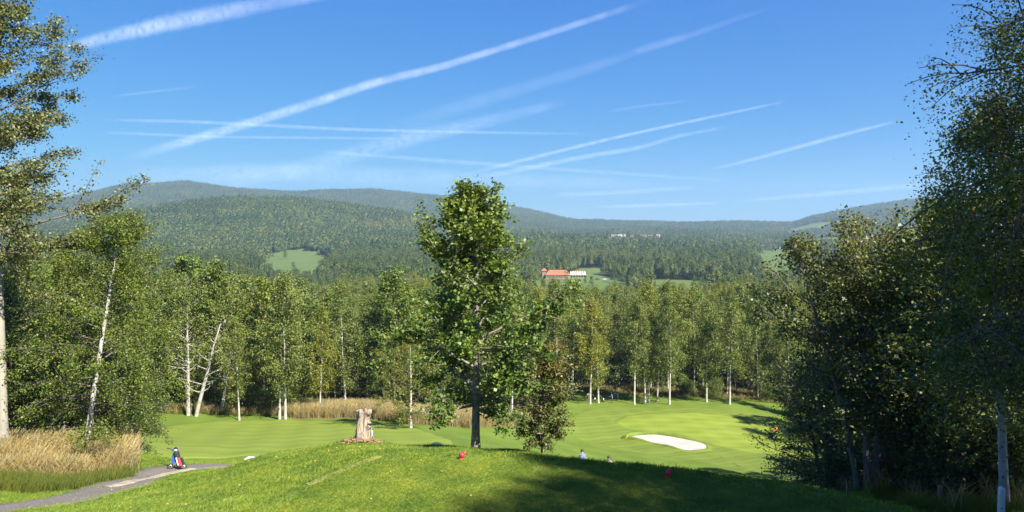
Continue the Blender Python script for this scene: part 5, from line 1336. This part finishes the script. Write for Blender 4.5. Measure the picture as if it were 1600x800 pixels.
# ------------------------------------------------------------------ contrails, at cruising height
def contrailmat(name, amt, frag):
    m, n, l = newmat(name)
    u = N(n, 'ShaderNodeAttribute'); u.attribute_name = 'u'; s = N(n, 'ShaderNodeAttribute'); s.attribute_name = 's'; op = N(n, 'ShaderNodeAttribute'); op.attribute_name = 'op'
    cv = N(n, 'ShaderNodeCombineXYZ'); l.new(s.outputs['Fac'], cv.inputs[0]); l.new(u.outputs['Fac'], cv.inputs[1])
    f = noise(n, l, 2.6, 9, cv.outputs[0], 0.68); f2 = noise(n, l, 0.22, 4, cv.outputs[0], 0.6)
    ab = N(n, 'ShaderNodeMath', operation='ABSOLUTE'); l.new(u.outputs['Fac'], ab.inputs[0])
    # frayed rim: noise shifts where the trail ends
    sh = N(n, 'ShaderNodeMath', operation='MULTIPLY_ADD'); sh.inputs[1].default_value = frag; l.new(f, sh.inputs[0]); l.new(ab.outputs[0], sh.inputs[2])
    mr = N(n, 'ShaderNodeMapRange', interpolation_type='SMOOTHSTEP'); mr.inputs['From Min'].default_value = 0.15 + frag * 0.5; mr.inputs['From Max'].default_value = 0.92 + frag * 0.42; mr.inputs['To Min'].default_value = 1; mr.inputs['To Max'].default_value = 0
    l.new(sh.outputs[0], mr.inputs['Value'])
    r = ramp(n, [(0.36, (0.2,) * 3), (0.64, (1.15,) * 3)]); l.new(f, r.inputs[0])
    r2 = ramp(n, [(0.3, (0.35,) * 3), (0.6, (1.1,) * 3)]); l.new(f2, r2.inputs[0])
    a = mr.outputs[0]
    for x_ in (r.outputs[0], r2.outputs[0], op.outputs['Fac']):
        q = N(n, 'ShaderNodeMath', operation='MULTIPLY'); l.new(a, q.inputs[0]); l.new(x_, q.inputs[1]); a = q.outputs[0]
    q = N(n, 'ShaderNodeMath', operation='MULTIPLY', use_clamp=True); q.inputs[1].default_value = amt; l.new(a, q.inputs[0])
    t = N(n, 'ShaderNodeBsdfTranslucent'); t.inputs[0].default_value = (1, 1, 1, 1)
    d = N(n, 'ShaderNodeBsdfDiffuse'); d.inputs[0].default_value = (1, 1, 1, 1)
    mx0 = N(n, 'ShaderNodeMixShader'); mx0.inputs[0].default_value = 0.15; l.new(t.outputs[0], mx0.inputs[1]); l.new(d.outputs[0], mx0.inputs[2])
    tr = N(n, 'ShaderNodeBsdfTransparent'); mx = N(n, 'ShaderNodeMixShader'); l.new(q.outputs[0], mx.inputs[0]); l.new(tr.outputs[0], mx.inputs[1]); l.new(mx0.outputs[0], mx.inputs[2])
    o = N(n, 'ShaderNodeOutputMaterial'); l.new(mx.outputs[0], o.inputs[0])
    return m
CMAT = {0: contrailmat('frayed_contrail', 0.135, 1.4), 1: contrailmat('sharp_contrail', 0.12, 0.7), 2: contrailmat('veil_cloud', 0.19, 1.2)}
ALT = 9000.0
def contrail(pts, mk, label, name='contrail', cat='contrail', alt=ALT):
    """pts: (px, py, width px, opacity) seen along the trail"""
    P = np.array(pts, float); nseg = 60
    t = np.linspace(0, len(P) - 1, nseg); Q = np.stack([np.interp(t, np.arange(len(P)), P[:, c]) for c in range(4)], 1)
    ker = np.ones(9) / 9
    for c in range(4):
        pad = np.r_[np.full(4, Q[0, c]), Q[:, c], np.full(4, Q[-1, c])]; q_ = np.convolve(pad, ker, 'valid'); q_[0], q_[-1] = Q[0, c], Q[-1, c]; Q[:, c] = q_
    T = np.gradient(Q[:, :2], axis=0); T /= np.linalg.norm(T, axis=1)[:, None]; Nn = np.c_[-T[:, 1], T[:, 0]]
    us = np.linspace(-1, 1, 9); rows_ = []; A_u, A_s, A_o = [], [], []
    sl = np.cumsum(np.r_[0, np.hypot(*np.diff(Q[:, :2], axis=0).T)] / np.maximum(2, Q[:, 2]) * 2)
    fade = np.minimum(1, np.minimum(np.arange(nseg), nseg - 1 - np.arange(nseg)) / 6.0)
    for side in (1, -1):
        for u_ in us:
            E = Q[:, :2] + Nn * (Q[:, 2] / 2 * u_)[:, None]
            W_ = []
            for ex, ey in E:
                rx, rz = ray(ex, ey); rz = max(rz, 0.02); k_ = alt / rz; W_.append((rx * k_, k_, EYE + alt + side * 60 * (1 - u_ * u_)))
            rows_.append(np.array(W_)); A_u.append(np.full(nseg, u_)); A_s.append(sl + sum(map(ord, label)) % 97); A_o.append(Q[:, 3] * fade)
    V = np.concatenate(rows_); nr_ = len(us)
    Qf = []
    for s in (0, 1):
        i = np.arange(nr_ - 1)[:, None] + s * nr_; j = np.arange(nseg - 1)[None]
        q_ = np.stack([i * nseg + j, i * nseg + j + 1, (i + 1) * nseg + j + 1, (i + 1) * nseg + j], -1).reshape(-1, 4); Qf.append(q_ if s else q_[:, ::-1])
    me = mesh_np(name, V, np.concatenate(Qf), None, True)
    for nm, v in (('u', A_u), ('s', A_s), ('op', A_o)):
        a = me.attributes.new(nm, 'FLOAT', 'POINT'); a.data.foreach_set('value', np.concatenate(v).astype(np.float32))
    tag(obj(name, me, CMAT[mk]), label, cat, 'contrails in the sky')
contrail([(90, 78, 26, .9), (180, 55, 36, 1.0), (290, 30, 46, 1.0), (400, 10, 40, .8), (520, -12, 30, .35), (600, -30, 30, .2)], 0, 'broadest frayed contrail, upper left beside the aspen')
contrail([(185, 251, 26, .7), (330, 210, 26, .9), (480, 165, 26, 1.1), (590, 126, 22, 1.1), (680, 108, 20, 1.0), (760, 82, 18, .9), (880, 45, 16, .7), (1030, -5, 14, .5)], 0, 'long white contrail rising from left over the middle of the sky')
contrail([(560, 218, 40, .14), (700, 172, 42, .18), (850, 128, 34, .2), (960, 95, 26, .24), (985, 84, 18, .06), (1010, 75, 22, .4), (1090, 52, 16, .22), (1170, 22, 10, .14), (1230, 5, 8, .04)], 0, 'faint broken contrail parallel below the long white one')
contrail([(730, 272, 10, .5), (850, 242, 9, .9), (960, 215, 8, 1.0), (1100, 185, 7, .9), (1245, 155, 4, .5)], 1, 'sharp thin contrail rising to the right in the middle of the sky')
contrail([(720, 284, 14, .5), (900, 247, 13, .75), (1000, 231, 12, .6), (1060, 212, 11, .45), (1150, 196, 7, .25)], 0, 'soft contrail just below the sharp thin one')
contrail([(1100, 268, 6, .3), (1200, 243, 10, .8), (1300, 215, 10, .9), (1410, 187, 5, .6)], 1, 'short straight contrail at the right above the hill')
contrail([(150, 187, 6, .5), (300, 190, 8, .7), (420, 196, 8, .7), (560, 203, 8, .7), (700, 206, 7, .7), (960, 210, 4, .4)], 1, 'thin level contrail, upper of the two at left')
contrail([(150, 206, 8, .4), (330, 214, 7, .55), (560, 216, 6, .5), (660, 217, 4, .2)], 1, 'thin level contrail, lower of the two at left')
contrail([(175, 151, 4, .3), (240, 143, 5, .5), (320, 134, 3, .2)], 1, 'very short thin contrail right of the aspen')
contrail([(950, 174, 5, .3), (1010, 165, 6, .35), (1080, 157, 4, .2)], 1, 'very short faint contrail above the sharp thin one')
contrail([(470, 234, 8, .3), (700, 252, 11, .5), (1000, 273, 10, .4), (1160, 284, 6, .2)], 1, 'faint contrail sinking to the right low in the sky')
contrail([(280, 300, 44, .22), (480, 262, 50, .3), (640, 215, 44, .32), (760, 190, 34, .28), (900, 155, 22, .12)], 2, 'broad faint veil streak fanning up left of the middle', 'cirrus_streak', 'cloud')
contrail([(180, 275, 40, .3), (400, 268, 50, .32), (640, 278, 50, .3), (900, 284, 36, .22), (1050, 288, 26, .1)], 2, 'hazy cirrus veil low over the left hills', 'cirrus_streak', 'cloud', 6000)
contrail([(860, 305, 12, .3), (980, 300, 14, .38), (1090, 292, 10, .25)], 2, 'low pale streak above the far ridge in the middle', 'cirrus_streak', 'cloud', 4500)
contrail([(930, 324, 8, .4), (1040, 320, 10, .5), (1130, 317, 7, .3)], 2, 'lowest pale streak just above the far ridge', 'cirrus_streak', 'cloud', 3000)
contrail([(1160, 314, 9, .3), (1300, 302, 14, .45), (1450, 288, 14, .4)], 2, 'low pale streak above the right-hand hill', 'cirrus_streak', 'cloud', 4500)

# ------------------------------------------------------------------ haze
m, n, l = newmat('valley_haze')
v = N(n, 'ShaderNodeVolumePrincipled'); v.inputs['Density'].default_value = 0.000125; v.inputs['Color'].default_value = (0.55, 0.78, 1.0, 1); v.inputs['Anisotropy'].default_value = 0.2
o_ = N(n, 'ShaderNodeOutputMaterial'); l.new(v.outputs[0], o_.inputs['Volume'])
hz_o = MB().box((0, 0, 60), (13400, 13400, 640)).build('haze', m); tag(hz_o, 'thin blue haze filling the valley air', 'haze', kind='stuff')
